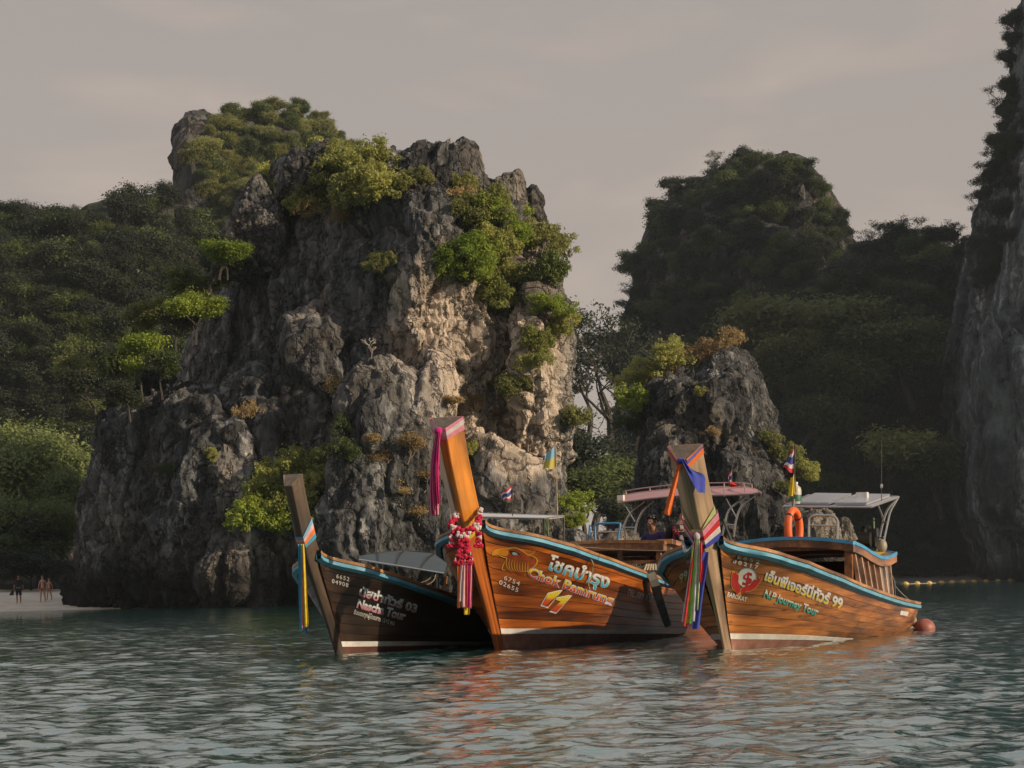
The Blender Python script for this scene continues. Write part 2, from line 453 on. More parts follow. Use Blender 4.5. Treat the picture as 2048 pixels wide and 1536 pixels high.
# ================================================================ WATER
def build_water():
    a_fine = np.linspace(-0.37, 0.37, 600)
    a_rest = np.linspace(0.37, 2 * math.pi - 0.37, 42)[1:-1]
    ang = np.concatenate([a_fine, a_rest]); na = len(ang)
    rad = np.concatenate([[0.4, 2.0, 4.0], np.geomspace(6.0, 110.0, 900), np.geomspace(120, 2500, 24)])
    A, R = np.meshgrid(ang, rad)
    X, Y = (R * np.sin(A)).ravel(), (R * np.cos(A)).ravel()
    rng = np.random.RandomState(3)
    Z = np.zeros_like(X)
    fade = np.clip((0.36 - np.abs(np.where(A > math.pi, A - 2 * math.pi, A))) / 0.06, 0, 1).ravel() * np.clip((R.ravel() - 4.5) / 2, 0, 1) * np.clip((110 - R.ravel()) / 50, 0, 1)
    for k in range(72):
        lam = 0.075 * (0.85 / 0.075) ** rng.rand()
        th = rng.normal(-1.05, 0.62)                      # ripples run in from the left towards the viewer
        kx, ky = 2 * math.pi / lam * math.cos(th), 2 * math.pi / lam * math.sin(th)
        amp = 0.0027 * lam ** 1.0
        ph = rng.rand() * 6.28
        wob = 0.35 * np.sin(X * rng.uniform(0.2, 0.6) + Y * rng.uniform(0.1, 0.4) + rng.rand() * 6)
        s = np.sin(kx * X + ky * Y + ph + wob)
        keep = np.clip(1.7 - R.ravel() * 0.011 / lam, 0, 1)
        Z += amp * (s + 0.28 * np.cos(2 * (kx * X + ky * Y + ph + wob))) * keep
    gust = 0.75 + 0.5 * fbm(np.stack([X * 0.10, Y * 0.045, X * 0], 1), 3, 5)
    Z *= fade * gust * 1.2
    V = np.stack([X, Y, Z], 1)
    i = np.arange(len(rad) - 1)[:, None] * na; j = np.arange(na)[None, :]; j2 = (j + 1) % na
    F = np.stack([i + j, i + na + j, i + na + j2, i + j2], -1).reshape(-1, 4)[:, ::-1]
    m, nt, N, L, b = new_mat('sea_water')
    n0 = noise_node(nt, 0.06, 3, 0.5)
    r = ramp(nt, n0.outputs['Fac'], [(0.35, (0.014, 0.125, 0.115)), (0.65, (0.024, 0.150, 0.135))])
    L.new(r.outputs[0], b.inputs['Base Color'])
    n1 = noise_node(nt, 5.5, 5, 0.55, None, (0.75, 1.0, 1.0), 0.5)
    n2 = noise_node(nt, 1.1, 4, 0.5, None, (0.6, 1.0, 1.0), 0.4)
    h = math_n(nt, 'ADD', math_n(nt, 'MULTIPLY', n1.outputs['Fac'], 0.45), n2.outputs['Fac'])
    bp = N.new('ShaderNodeBump'); bp.inputs['Strength'].default_value = 0.75; bp.inputs['Distance'].default_value = 0.05
    L.new(h, bp.inputs['Height'])
    N.remove(b)
    df = N.new('ShaderNodeBsdfDiffuse'); L.new(r.outputs[0], df.inputs['Color'])
    gl = N.new('ShaderNodeBsdfGlossy'); gl.inputs['Roughness'].default_value = 0.045; gl.inputs['Color'].default_value = (0.96, 0.97, 0.97, 1)
    fr = N.new('ShaderNodeFresnel'); fr.inputs['IOR'].default_value = 1.333
    for q in (gl, fr): L.new(bp.outputs[0], q.inputs['Normal'])
    mx = N.new('ShaderNodeMixShader'); L.new(math_n(nt, 'POWER', fr.outputs[0], 0.29), mx.inputs[0])
    L.new(df.outputs[0], mx.inputs[1]); L.new(gl.outputs[0], mx.inputs[2]); L.new(mx.outputs[0], N['Material Output'].inputs[0])
    o = link('water', mesh_np('water', V, F, True, m))
    tag(o, 'rippled teal sea reflecting the pale sky', None, None, 'structure')
build_water()


# ================================================================ ROCK BODIES
def lump(poly, d, T, P=260, R=40, center=None, front=None, p=3.0, back=None):
    """a closed rounded body with the given outline at distance d; T = half thickness, front(x_px) pushes its face back"""
    pl = np.array(poly, float)
    seg = np.linalg.norm(np.roll(pl, -1, 0) - pl, axis=1); cum = np.concatenate([[0], np.cumsum(seg)])
    s = np.linspace(0, cum[-1], P, endpoint=False); k = np.searchsorted(cum, s, 'right') - 1
    f = ((s - cum[k]) / seg[k])[:, None]
    S = pl[k] * (1 - f) + np.roll(pl, -1, 0)[k] * f
    C = np.array(center if center else pl.mean(0))
    rr = np.linspace(0.02, 1, R)
    Q = C + rr[:, None, None] * (S - C)                              # R,P,2
    h = T * np.sqrt(np.clip(1 - rr ** p, 0, 1))[:, None]
    u, v = (Q[..., 0] - 1024) / FPX, (HORIZON - Q[..., 1]) / FPX
    X, Z = (u * cr + v * sr) * d, EYE + (-u * sr + v * cr) * d
    off = front(Q[..., 0], Q[..., 1]) if front else 0.0
    Yf, Yb = d - h + off + X * 0, d + h * (back or 1.0) + off + X * 0
    Vf = np.stack([X, Yf, Z], -1).reshape(-1, 3); Vb = np.stack([X, Yb, Z], -1).reshape(-1, 3)
    V = np.concatenate([Vf, Vb]); n = R * P
    i = np.arange(R - 1)[:, None] * P; j = np.arange(P)[None, :]; j2 = (j + 1) % P
    F = np.stack([i + j, i + j2, i + P + j2, i + P + j], -1).reshape(-1, 4)
    Fb = F[:, ::-1] + n
    rim = np.stack([(R - 1) * P + j[0], (R - 1) * P + j2[0], n + (R - 1) * P + j2[0], n + (R - 1) * P + j[0]], -1)
    cap = [(a, b, b, a) for a, b in ()]
    V = np.concatenate([V, [[*V[:P, :].mean(0)], [*V[n:n + P].mean(0)]]])
    tri = np.concatenate([np.stack([np.full(P, 2 * n), j2[0], j[0]], -1), np.stack([np.full(P, 2 * n + 1), n + j[0], n + j2[0]], -1)])
    faces = [tuple(q) for q in np.concatenate([F, Fb, rim])] + [tuple(q) for q in tri]
    return V, faces


def fuse(name, lumps, voxel):
    """union of bodies -> one even skin"""
    V, F, n = [], [], 0
    for v, f in lumps:
        V.append(v); F += [tuple(int(i) + n for i in q) for q in f]; n += len(v)
    me = bpy.data.meshes.new(name + '_raw'); me.from_pydata(np.concatenate(V).tolist(), [], F)
    bm = bmesh.new(); bm.from_mesh(me); bmesh.ops.recalc_face_normals(bm, faces=bm.faces); bm.to_mesh(me); bm.free()
    o = bpy.data.objects.new(name + '_raw', me); COL.objects.link(o)
    md = o.modifiers.new('r', 'REMESH'); md.mode = 'VOXEL'; md.voxel_size = voxel
    dg = bpy.context.evaluated_depsgraph_get()
    out = bpy.data.meshes.new_from_object(o.evaluated_get(dg))
    bpy.data.objects.remove(o); bpy.data.meshes.remove(me)
    return out


def get_vn(me):
    n = len(me.vertices)
    V = np.empty(n * 3, np.float32); me.vertices.foreach_get('co', V)
    Nn = np.empty(n * 3, np.float32); me.vertices.foreach_get('normal', Nn)
    return V.reshape(-1, 3).astype(float), Nn.reshape(-1, 3).astype(float)


def weather(me, s=1.0, amp=1.0, seed=0, zmin=-1.5, flute=1.0):
    """breaks a smooth body into limestone: buttresses, blocks, vertical flutes, solution pockets"""
    V, Nn = get_vn(me)
    wob = np.stack([fbm(V / (2.4 * s), 4, seed + 50 + k) for k in range(3)], 1) * 1.0 * s
    p = V + wob
    crag = np.clip(fbm(V / (9.0 * s), 2, seed + 90) * 1.6 + 0.75, 0.25, 1.5)
    D = 1.35 * ridged(p / np.array([5.5, 5.5, 9.0]) / s, 3, seed) * s
    V2 = V + Nn * (D * amp)[:, None]
    f1, f2 = worley(p / np.array([2.1, 2.1, 4.6]) / s, seed + 7)
    D = (np.minimum(f2 - f1, 0.30) - 0.22) * 2.2 * s
    f1, f2 = worley(p / np.array([0.75, 0.75, 2.2]) / s, seed + 11)
    D += (np.minimum(f2 - f1, 0.5) - 0.22) * 0.30 * s * flute
    D += 0.62 * s * flute * crag * ridged(p / np.array([1.1, 1.1, 5.0]) / s, 5, seed + 13)
    D += 0.42 * s * crag * ridged(V / np.array([0.55, 0.55, 1.1]) / s, 4, seed + 17) - 0.25 * s
    V2 = V2 + Nn * (D * amp)[:, None]
    V2[:, 2] = np.maximum(V2[:, 2], zmin)
    me.vertices.foreach_set('co', V2.astype(np.float32).ravel()); me.update()
    me.polygons.foreach_set('use_smooth', [False] * len(me.polygons))
    return me


def bvh_of(me):
    V = np.empty(len(me.vertices) * 3, np.float32); me.vertices.foreach_get('co', V)
    return BVHTree.FromPolygons(V.reshape(-1, 3).tolist(), [tuple(p.vertices) for p in me.polygons])


def hit(bvh, px, py, default_d, seek=0):
    loc = None
    for k in range(0, seek + 1, 8):                             # slides towards the nearest rock when the ray misses
        for dx, dy in ((0, 0),) if k == 0 else ((k, 0), (-k, 0), (0, k), (k * .7, k * .7), (-k * .7, k * .7)):
            o, r = ray(px + dx, py + dy); L = r.length
            loc, nrm, _, _ = bvh.ray_cast(o, r / L)
            if loc is not None: break
        if loc is not None: break
    if loc is None:
        return o + r * default_d, None
    return loc, nrm


# ---- the main karst tower
main_front = lambda x, y: np.where(x < 850, (850 - x) * 0.024, (x - 850) * 0.012)
karst_lumps = [
    lump([(270, 1235), (275, 1000), (292, 770), (312, 690), (345, 600), (378, 540), (418, 472), (452, 425), (488, 392), (545, 372), (560, 335), (640, 318), (720, 325), (800, 318),
          (850, 305), (940, 305), (962, 352), (990, 385), (1050, 400), (1078, 430), (1092, 500), (1105, 560), (1118, 620), (1126, 690), (1128, 740), (1120, 780), (1124, 850), (1124, 900),
          (1108, 950), (1092, 985), (1098, 1030), (1130, 1080), (1200, 1110), (1215, 1235)], 122, 9.5, 300, 46, (690, 820), main_front, 3.4),
    lump([(62, 1240), (80, 1150), (86, 1060), (100, 990), (120, 925), (146, 880), (165, 815), (215, 780), (345, 760), (430, 790), (530, 880), (580, 1240)], 117.5, 6.0, 160, 30, (330, 1060), lambda x, y: (450 - x) * 0.030, 3.0),
    lump([(370, 1240), (380, 1000), (400, 850), (450, 760), (520, 740), (590, 800), (640, 950), (670, 1240)], 117.0, 4.2, 140, 24, None, lambda x, y: (560 - x) * 0.020, 2.6),
    lump([(560, 1240), (575, 1000), (560, 800), (590, 640), (640, 600), (690, 640), (720, 760), (740, 1000), (780, 1240)], 117.5, 4.8, 160, 26, (650, 950), None, 2.2),
    lump([(640, 1240), (652, 1100), (672, 930), (684, 800), (722, 742), (786, 708), (828, 720), (850, 748), (866, 704), (896, 708), (910, 780), (912, 880), (925, 990), (965, 1090), (990, 1240)], 113.0, 4.2, 200, 30, (800, 980), lambda x, y: (x - 800) * 0.010, 2.6),
    lump([(790, 640), (800, 480), (820, 390), (880, 380), (915, 430), (905, 520), (880, 640), (850, 760), (805, 740)], 116.0, 3.6, 140, 24, None, None, 2.4),
    lump([(905, 1240), (930, 1080), (925, 930), (950, 880), (1000, 890), (1060, 900), (1100, 960), (1130, 1060), (1215, 1120), (1235, 1240)], 114.5, 4.0, 160, 26, None, lambda x, y: (x - 1000) * 0.01, 2.6),
    lump([(1010, 980), (1010, 760), (1030, 640), (1070, 560), (1105, 620), (1124, 720), (1118, 800), (1122, 880), (1105, 960), (1060, 1000)], 117.5, 4.6, 140, 26, None, None, 2.6),
]
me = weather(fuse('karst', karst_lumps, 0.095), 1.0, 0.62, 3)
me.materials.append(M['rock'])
karst = tag(link('karst_tower', me), 'tall grey limestone tower, the largest rock behind the boats, bushes on its ledges', 'rock')
karst_bvh = bvh_of(me)
for k, lp in enumerate([
    # spires along the top
    lump([(818, 400), (822, 305), (838, 286), (860, 290), (874, 304), (876, 400)], 119.5, 2.2, 80, 16),
    lump([(868, 400), (872, 300), (892, 288), (915, 294), (936, 283), (956, 305), (970, 352), (985, 400), (930, 430)], 119.5, 2.6, 90, 18),
    lump([(978, 430), (984, 362), (1010, 352), (1038, 345), (1046, 372), (1056, 410), (1062, 460), (1010, 470)], 120.5, 2.0, 80, 16),
    lump([(1050, 450), (1054, 384), (1068, 374), (1080, 398), (1089, 448), (1080, 470)], 121.5, 1.5, 70, 14),
    lump([(772, 350), (776, 306), (785, 294), (795, 312), (800, 350)], 119.5, 1.2, 60, 12),
    lump([(548, 420), (550, 335), (568, 322), (590, 306), (612, 312), (640, 296), (668, 288), (682, 296), (690, 340), (640, 420)], 122, 2.4, 90, 16),
    lump([(425, 560), (450, 470), (482, 412), (508, 375), (523, 350), (536, 372), (552, 400), (580, 470), (570, 560)], 121.5, 2.8, 90, 18),
]):
    m2 = weather(fuse('spire', [lp]  , 0.075), 0.42, 0.55, 80 + k)
    m2.materials.append(M['rock_spire'])
    link('spire', m2, karst)

# ---- the smaller rock stack on the right
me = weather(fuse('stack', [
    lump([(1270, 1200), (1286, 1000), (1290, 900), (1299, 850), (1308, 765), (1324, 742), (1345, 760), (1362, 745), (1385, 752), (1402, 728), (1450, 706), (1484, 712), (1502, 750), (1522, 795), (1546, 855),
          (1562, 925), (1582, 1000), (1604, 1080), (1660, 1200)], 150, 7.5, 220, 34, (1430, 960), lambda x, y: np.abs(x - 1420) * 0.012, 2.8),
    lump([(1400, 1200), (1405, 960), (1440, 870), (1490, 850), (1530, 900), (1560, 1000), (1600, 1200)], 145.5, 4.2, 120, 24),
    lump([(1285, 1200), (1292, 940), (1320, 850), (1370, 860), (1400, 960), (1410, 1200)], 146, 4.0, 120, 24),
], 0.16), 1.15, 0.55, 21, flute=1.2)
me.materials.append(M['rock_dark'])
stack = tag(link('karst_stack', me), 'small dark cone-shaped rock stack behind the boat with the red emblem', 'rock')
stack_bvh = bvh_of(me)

# ---- pale boulders at its foot
for poly, d, T, s, lab in [
    ([(1580, 1200), (1596, 1060), (1618, 1030), (1648, 1022), (1668, 1040), (1682, 1085), (1700, 1200)], 138, 2.0, 21, 'pale sunlit boulder seen through the steel hoop rail'),
    ([(1668, 1200), (1676, 1060), (1682, 1034), (1692, 1036), (1702, 1070), (1722, 1200)], 139, 1.2, 22, 'narrow pale boulder just right of the steel hoop rail'),
    ([(1140, 1200), (1165, 1075), (1205, 1060), (1260, 1064), (1300, 1090), (1320, 1200)], 132, 2.4, 23, 'low grey boulder behind the blue-railed ladder'),
]:
    m2 = weather(fuse('b', [lump(poly, d, T, 80, 18)], 0.14), 0.5, 0.6, s)
    m2.materials.append(M['rock_pale'])
    tag(link('boulder', m2), lab, 'boulder')

# ---- hills behind
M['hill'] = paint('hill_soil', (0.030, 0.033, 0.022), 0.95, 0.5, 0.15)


def hill(name, lumps, voxel, s, amp, seed, mat, label, flute=0.6, kind='structure'):
    me = weather(fuse(name, lumps, voxel), s, amp, seed, -2.0, flute)
    me.materials.append(mat)
    o = tag(link(name, me), label, None, None, kind)
    return o, bvh_of(me)


left_hill, left_bvh = hill('left_hill', [lump([(-260, 1215), (-260, 420), (-80, 452), (0, 462), (60, 475), (130, 470), (200, 482), (260, 450), (310, 430), (375, 425), (450, 520), (560, 700), (640, 1215)], 285, 42, 160, 26, (150, 900))],
                           1.1, 5.0, 0.35, 31, M['hill'], 'dark forested hill on the left')
peak, peak_bvh = hill('back_peak', [lump([(355, 1000), (368, 520), (374, 335), (383, 262), (408, 246), (440, 262), (480, 248), (560, 238), (610, 242), (650, 268), (690, 300), (730, 340), (800, 430), (880, 1000)], 345, 30, 160, 26, (560, 700)),
                                    lump([(370, 560), (374, 400), (381, 275), (396, 256), (430, 262), (452, 300), (470, 420), (470, 560)], 326, 10, 80, 14),
                                    lump([(440, 640), (455, 480), (480, 380), (520, 380), (545, 480), (560, 640)], 318, 6, 60, 12)],
                      0.8, 3.2, 0.5, 41, M['rock_far'], 'sunlit rocky peak behind the main tower')
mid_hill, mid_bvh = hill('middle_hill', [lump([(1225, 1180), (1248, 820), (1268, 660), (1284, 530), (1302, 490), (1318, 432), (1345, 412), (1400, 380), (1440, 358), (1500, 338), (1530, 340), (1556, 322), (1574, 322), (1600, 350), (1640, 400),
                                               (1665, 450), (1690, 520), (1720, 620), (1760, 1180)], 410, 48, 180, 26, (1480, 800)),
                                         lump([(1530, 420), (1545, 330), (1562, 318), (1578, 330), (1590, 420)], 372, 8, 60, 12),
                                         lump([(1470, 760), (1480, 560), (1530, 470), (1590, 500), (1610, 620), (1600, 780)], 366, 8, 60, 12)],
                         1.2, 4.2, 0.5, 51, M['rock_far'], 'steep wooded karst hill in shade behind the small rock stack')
right_hill, right_bvh = hill('right_hill', [lump([(1440, 1175), (1462, 760), (1490, 660), (1550, 590), (1640, 560), (1700, 570), (1740, 520), (1780, 500), (1850, 500), (1930, 500), (2040, 520), (2250, 600), (2250, 1175)], 375, 42, 160, 26, (1800, 900))],
                             1.4, 5.0, 0.35, 61, M['hill'], 'dark forested slope on the right')
cliff, cliff_bvh = hill('right_cliff', [lump([(2012, 1165), (2010, 1112), (1986, 1066), (1968, 1010), (1958, 900), (1952, 800), (1956, 720), (1970, 620), (1990, 500), (2013, 400), (2042, 300), (2080, 180), (2100, 60), (2108, -160), (2528, -300),
                                              (2528, 1165)], 305, 46, 200, 30, (2228, 700), lambda x, y: (2100 - x) * 0.05),
                                        lump([(1963, 1030), (1952, 880), (1956, 740), (1978, 610), (2013, 700), (2038, 860), (2058, 1060), (2008, 1075)], 275, 5, 120, 20, None, None, 2.2),
                                        lump([(2018, 1060), (2013, 860), (2003, 690), (2028, 640), (2068, 760), (2103, 950), (2108, 1080)], 274, 5, 120, 20, None, None, 2.2)],
                         0.42, 2.6, 0.42, 71, M['rock_cliff'], 'towering dark cliff at the right edge with pale drip streaks', 1.4)


# ---- beaches
def sheet(name, rows, mat, label):
    V = np.array(rows, float); r, c, _ = V.shape
    i = np.arange(r - 1)[:, None] * c; j = np.arange(c - 1)[None, :]
    F = np.stack([i + j, i + j + 1, i + c + j + 1, i + c + j], -1).reshape(-1, 4)
    return tag(link(name, mesh_np(name, V.reshape(-1, 3), F, True, mat)), label, None, None, 'structure')


rows = []
for k, y in enumerate(np.linspace(116, 139, 24)):
    row = []
    for x in np.linspace(-80, -18, 60):
        edge = 119.5 + 0.7 * math.sin(x * 0.4) + 0.12 * (x + 26)
        z = (y - edge) * 0.085 if y < edge + 9 else 0.765 + (y - edge - 9) * 0.05
        row.append((x, y, z + 0.03 * math.sin(x * 1.7 + y)))
    rows.append(row)
sheet('left_beach', rows, M['sand'], 'narrow sand beach at the left')
rows = []
for y in np.linspace(316, 380, 30):
    rows.append([(x, y, min(1.55, (y - 327 - 1.5 * math.sin(x * 0.13)) * 0.055)) for x in np.linspace(44, 140, 60)])
sheet('right_beach', rows, M['pale_sand'], 'thin strip of sand below the right cliff')
rows = []
for y in np.linspace(138.7, 215, 30):
    rows.append([(x, y, 1.25 + (y - 139) * 0.10 + 0.35 * math.sin(x * 0.9 + y * 0.4) * math.sin(y * 0.7) - 0.45 * (y < 139.5)) for x in np.linspace(-95, -14, 60)])
sheet('woodland_floor', rows, M['hill'], 'dark ground under the beach wood')
rows = []
for y in np.linspace(128, 330, 40):
    rows.append([(x, y, (y - 138) * 0.045 + 0.5 * math.sin(x * 0.3) * math.sin(y * 0.2) - 0.02 * max(0, x - 14) ** 2) for x in np.linspace(-30, 30, 40)])
sheet('island_ground', rows, M['hill'], 'low wooded ground between the rocks')

# ================================================================ VEGETATION
def leaf_quads(P, Nn, size, rng):
    """leaf-sized folded diamonds at points P facing roughly Nn"""
    n = len(P)
    Nn = Nn / np.maximum(np.linalg.norm(Nn, axis=1, keepdims=True), 1e-6)
    t = rng.normal(size=(n, 3)); a = np.cross(Nn, t); a /= np.maximum(np.linalg.norm(a, axis=1, keepdims=True), 1e-6)
    b = np.cross(Nn, a)
    L = size * rng.uniform(0.7, 1.3, (n, 1)); W = L * rng.uniform(0.38, 0.6, (n, 1))
    V = np.stack([P - a * L * 0.5, P + b * W * 0.5 + Nn * L * 0.08, P + a * L * 0.5, P - b * W * 0.5 + Nn * L * 0.08], 1).reshape(-1, 3)
    F = np.arange(4 * n).reshape(n, 4)
    return V, F


def bush_leaves(seed, lobes=9, n=2600, size=0.11, flat=0.8, gap=0.35):
    """unit bush (radius about 1): clumps of leaves on a few uneven lobes, open between them"""
    rng = np.random.RandomState(seed)
    C, R = [], []
    for k in range(lobes):
        v = rng.normal(size=3); v /= np.linalg.norm(v); v[2] = abs(v[2]) * 0.9 - 0.2
        C.append(v * rng.uniform(0.2, 0.92) * np.array([rng.uniform(.8, 1.15), rng.uniform(.8, 1.15), 1])); R.append(rng.uniform(0.16, 0.40))
    C, R = np.array(C), np.array(R)
    sub = []
    for c, r in zip(C, R):                                   # each lobe is itself made of small sprays
        m = 9
        v = rng.normal(size=(m, 3)); v /= np.linalg.norm(v, axis=1, keepdims=True)
        for q in v: sub.append((c + q * r * rng.uniform(0.7, 1.1), r * rng.uniform(0.25, 0.5), c))
    pr = np.array([s[1] ** 2 for s in sub]); pr /= pr.sum()
    idx = rng.choice(len(sub), n, p=pr)
    v = rng.normal(size=(n, 3)); v /= np.linalg.norm(v, axis=1, keepdims=True)
    sc = np.array([s[0] for s in sub])[idx]; srr = np.array([s[1] for s in sub])[idx][:, None]
    srr = srr * np.where(rng.rand(n, 1) < 0.13, rng.uniform(1.3, 2.4, (n, 1)), 1.0)
    P = sc + v * srr * (rng.uniform(0.35, 1.0, (n, 1)) ** 0.5)
    P[:, 2] *= flat
    Nn = v * 0.8 + rng.normal(size=(n, 3)) * 0.55 + np.array([0, 0, 0.5])
    keep = P[:, 2] > -0.6
    return leaf_quads(P[keep], Nn[keep], size, rng)


def skeleton(seed, H, spread=0.6, trunk=0.35, levels=4, lean=0.1, forks=(2, 3), up=0.45, shrink=0.72, r0=None):
    """branching limbs: returns tube paths [(points, radii)] and twig tips"""
    rng = random.Random(seed)
    paths, tips = [], []
    r0 = r0 or H * 0.022

    def grow(p, d, L, r, lev):
        pts, rs = [p], [r]; q = p
        n = 4
        for i in range(n):
            d = (d + Vector((rng.uniform(-1, 1), rng.uniform(-1, 1), rng.uniform(-0.6, 1) * up)) * 0.22).normalized()
            q = q + d * (L / n); pts.append(q); rs.append(r * (1 - 0.42 * (i + 1) / n))
            if lev >= 2 and i >= 1: tips.append((q, lev))
        paths.append((pts, rs))
        if lev < levels:
            for k in range(rng.choice(forks) + (1 if lev == 0 else 0)):
                a = rng.uniform(0, 6.28); w = Vector((math.cos(a), math.sin(a), 0))
                nd = (d * (1 - spread) + w * spread * rng.uniform(0.7, 1.3) + Vector((0, 0, up * 0.35))).normalized()
                b = rng.uniform(0.6, 1.0)
                start = pts[-1] if k == 0 or lev > 0 else pts[rng.choice((2, 3, 4))]
                grow(start, nd, L * shrink * rng.uniform(0.75, 1.15), rs[-1] * 0.8, lev + 1)
        else:
            tips.append((q, lev + 1))
    grow(Vector((0, 0, 0)), Vector((rng.uniform(-lean, lean), rng.uniform(-lean, lean), 1)).normalized(), H * trunk, r0, 0)
    return paths, tips


def tubes_mesh(name, paths, mat, n=5, minr=0.0):
    mb = MB()
    for pts, rs in paths: mb.tube(pts, [max(r, minr) for r in rs], n, cap=False)
    return mb.mesh(name, mat, True)


def tip_leaves(tips, seed, per=14, cr=0.5, size=0.2, flat=0.55):
    rng = np.random.RandomState(seed)
    T = np.array([tuple(t[0]) for t in tips])
    P = np.repeat(T, per, 0); n = len(P)
    v = rng.normal(size=(n, 3)) * np.array([1, 1, flat]) * cr * 0.6
    return leaf_quads(P + v, v * 0.5 + rng.normal(size=(n, 3)) * 0.5 + np.array([0, 0, 0.7]), size, rng)


def tree_meshes(name, seed, leafmat, bark, H=10, per=14, cr=0.6, size=0.3, flat=0.5, minr=0.03, **kw):
    paths, tips = skeleton(seed, H, **kw)
    V, F = tip_leaves(tips, seed + 1, per, cr, size, flat)
    return mesh_np(name + '_crown', V, F, False, leafmat), tubes_mesh(name + '_trunk', paths, bark, 5, minr)


def bush_meshes(name, seed, leafmat, bark, **kw):
    V, F = bush_leaves(seed, **kw)
    paths, tips = skeleton(seed, 1.0, spread=0.75, trunk=0.3, levels=3, up=0.25, r0=0.035)
    for pts, rs in paths:
        for p in pts: p.z = p.z * 0.6 - 0.12
    return mesh_np(name + '_foliage', V, F, False, leafmat), tubes_mesh(name + '_stems', paths, bark, 4, 0.008)


KIT = {}
for kname, mat, bark in (('sun', 'leaf_sun', 'bark_pale'), ('olive', 'leaf_olive', 'bark_pale'), ('bright', 'leaf_bright', 'bark'), ('mid', 'leaf_mid', 'bark'), ('dark', 'leaf_dark', 'bark'), ('dry', 'leaf_dry', 'twig_dry')):
    KIT[kname] = [bush_meshes(kname + '_bush', 100 + i * 7 + len(kname), M[mat], M[bark], lobes=12 + 3 * i, n=(2000 if kname == 'dry' else 5200), size=0.085 + 0.01 * i, flat=0.78 + 0.1 * i) for i in range(3)]
TREES = {}
for kname, mat, bark in (('mid', 'leaf_mid', 'bark'), ('dark', 'leaf_dark', 'bark'), ('olive', 'leaf_olive', 'bark'), ('bright', 'leaf_bright', 'bark'), ('soft', 'leaf_soft', 'bark')):
    TREES[kname] = [tree_meshes(kname + '_tree', 300 + i * 13 + len(kname) * 3, M[mat], M[bark], H=10, per=(75 if kname == 'soft' else 30), cr=0.9, size=(0.19 if kname == 'soft' else 0.34), flat=0.6, spread=0.5 + 0.05 * i, trunk=0.26, levels=4, up=0.5, forks=(2, 3)) for i in range(3)]
TREES['airy'] = [tree_meshes('airy_tree', 401 + i * 17, M['leaf_dark'], M['bark'], H=10, per=5, cr=0.55, size=0.24, flat=0.45, spread=0.55, trunk=0.34, levels=5, up=0.4, forks=(2, 2, 3)) for i in range(2)]

_n = [0]


def plant(kind, meshes, loc, size, label, cat='bush', group=None, names=('foliage', 'stem'), name='bush', rz=None, squash=1.0, tilt=None):
    _n[0] += 1
    rng = random.Random(_n[0] * 17 + 3)
    e = empty(name, loc, rng.uniform(0, 6.28) if rz is None else rz, label, cat, group)
    sx = size * rng.uniform(0.9, 1.1)
    e.scale = (sx, sx, sx * squash)
    if tilt: e.rotation_euler = (tilt[0], tilt[1], e.rotation_euler.z)
    for nm, me in zip(names, meshes):
        link(nm, me, e)
    return e


def bush(px, py, rpx, kind, label, bvh=None, dd=118, v=None, push=0.4, group=None, squash=1.1):
    """a bush whose middle shows at photo pixel (px, py), rooted in the rock it grows on"""
    bvh = karst_bvh if bvh is None else bvh
    p, nrm = hit(bvh, px, py, dd, 64)
    r = 1.6 * rpx * p.y / FPX
    if nrm is not None: p = p + nrm * r * push
    ms = KIT[kind][(v if v is not None else _n[0]) % 3]
    return plant(kind, ms, p, r, label, 'bush', group, squash=squash)


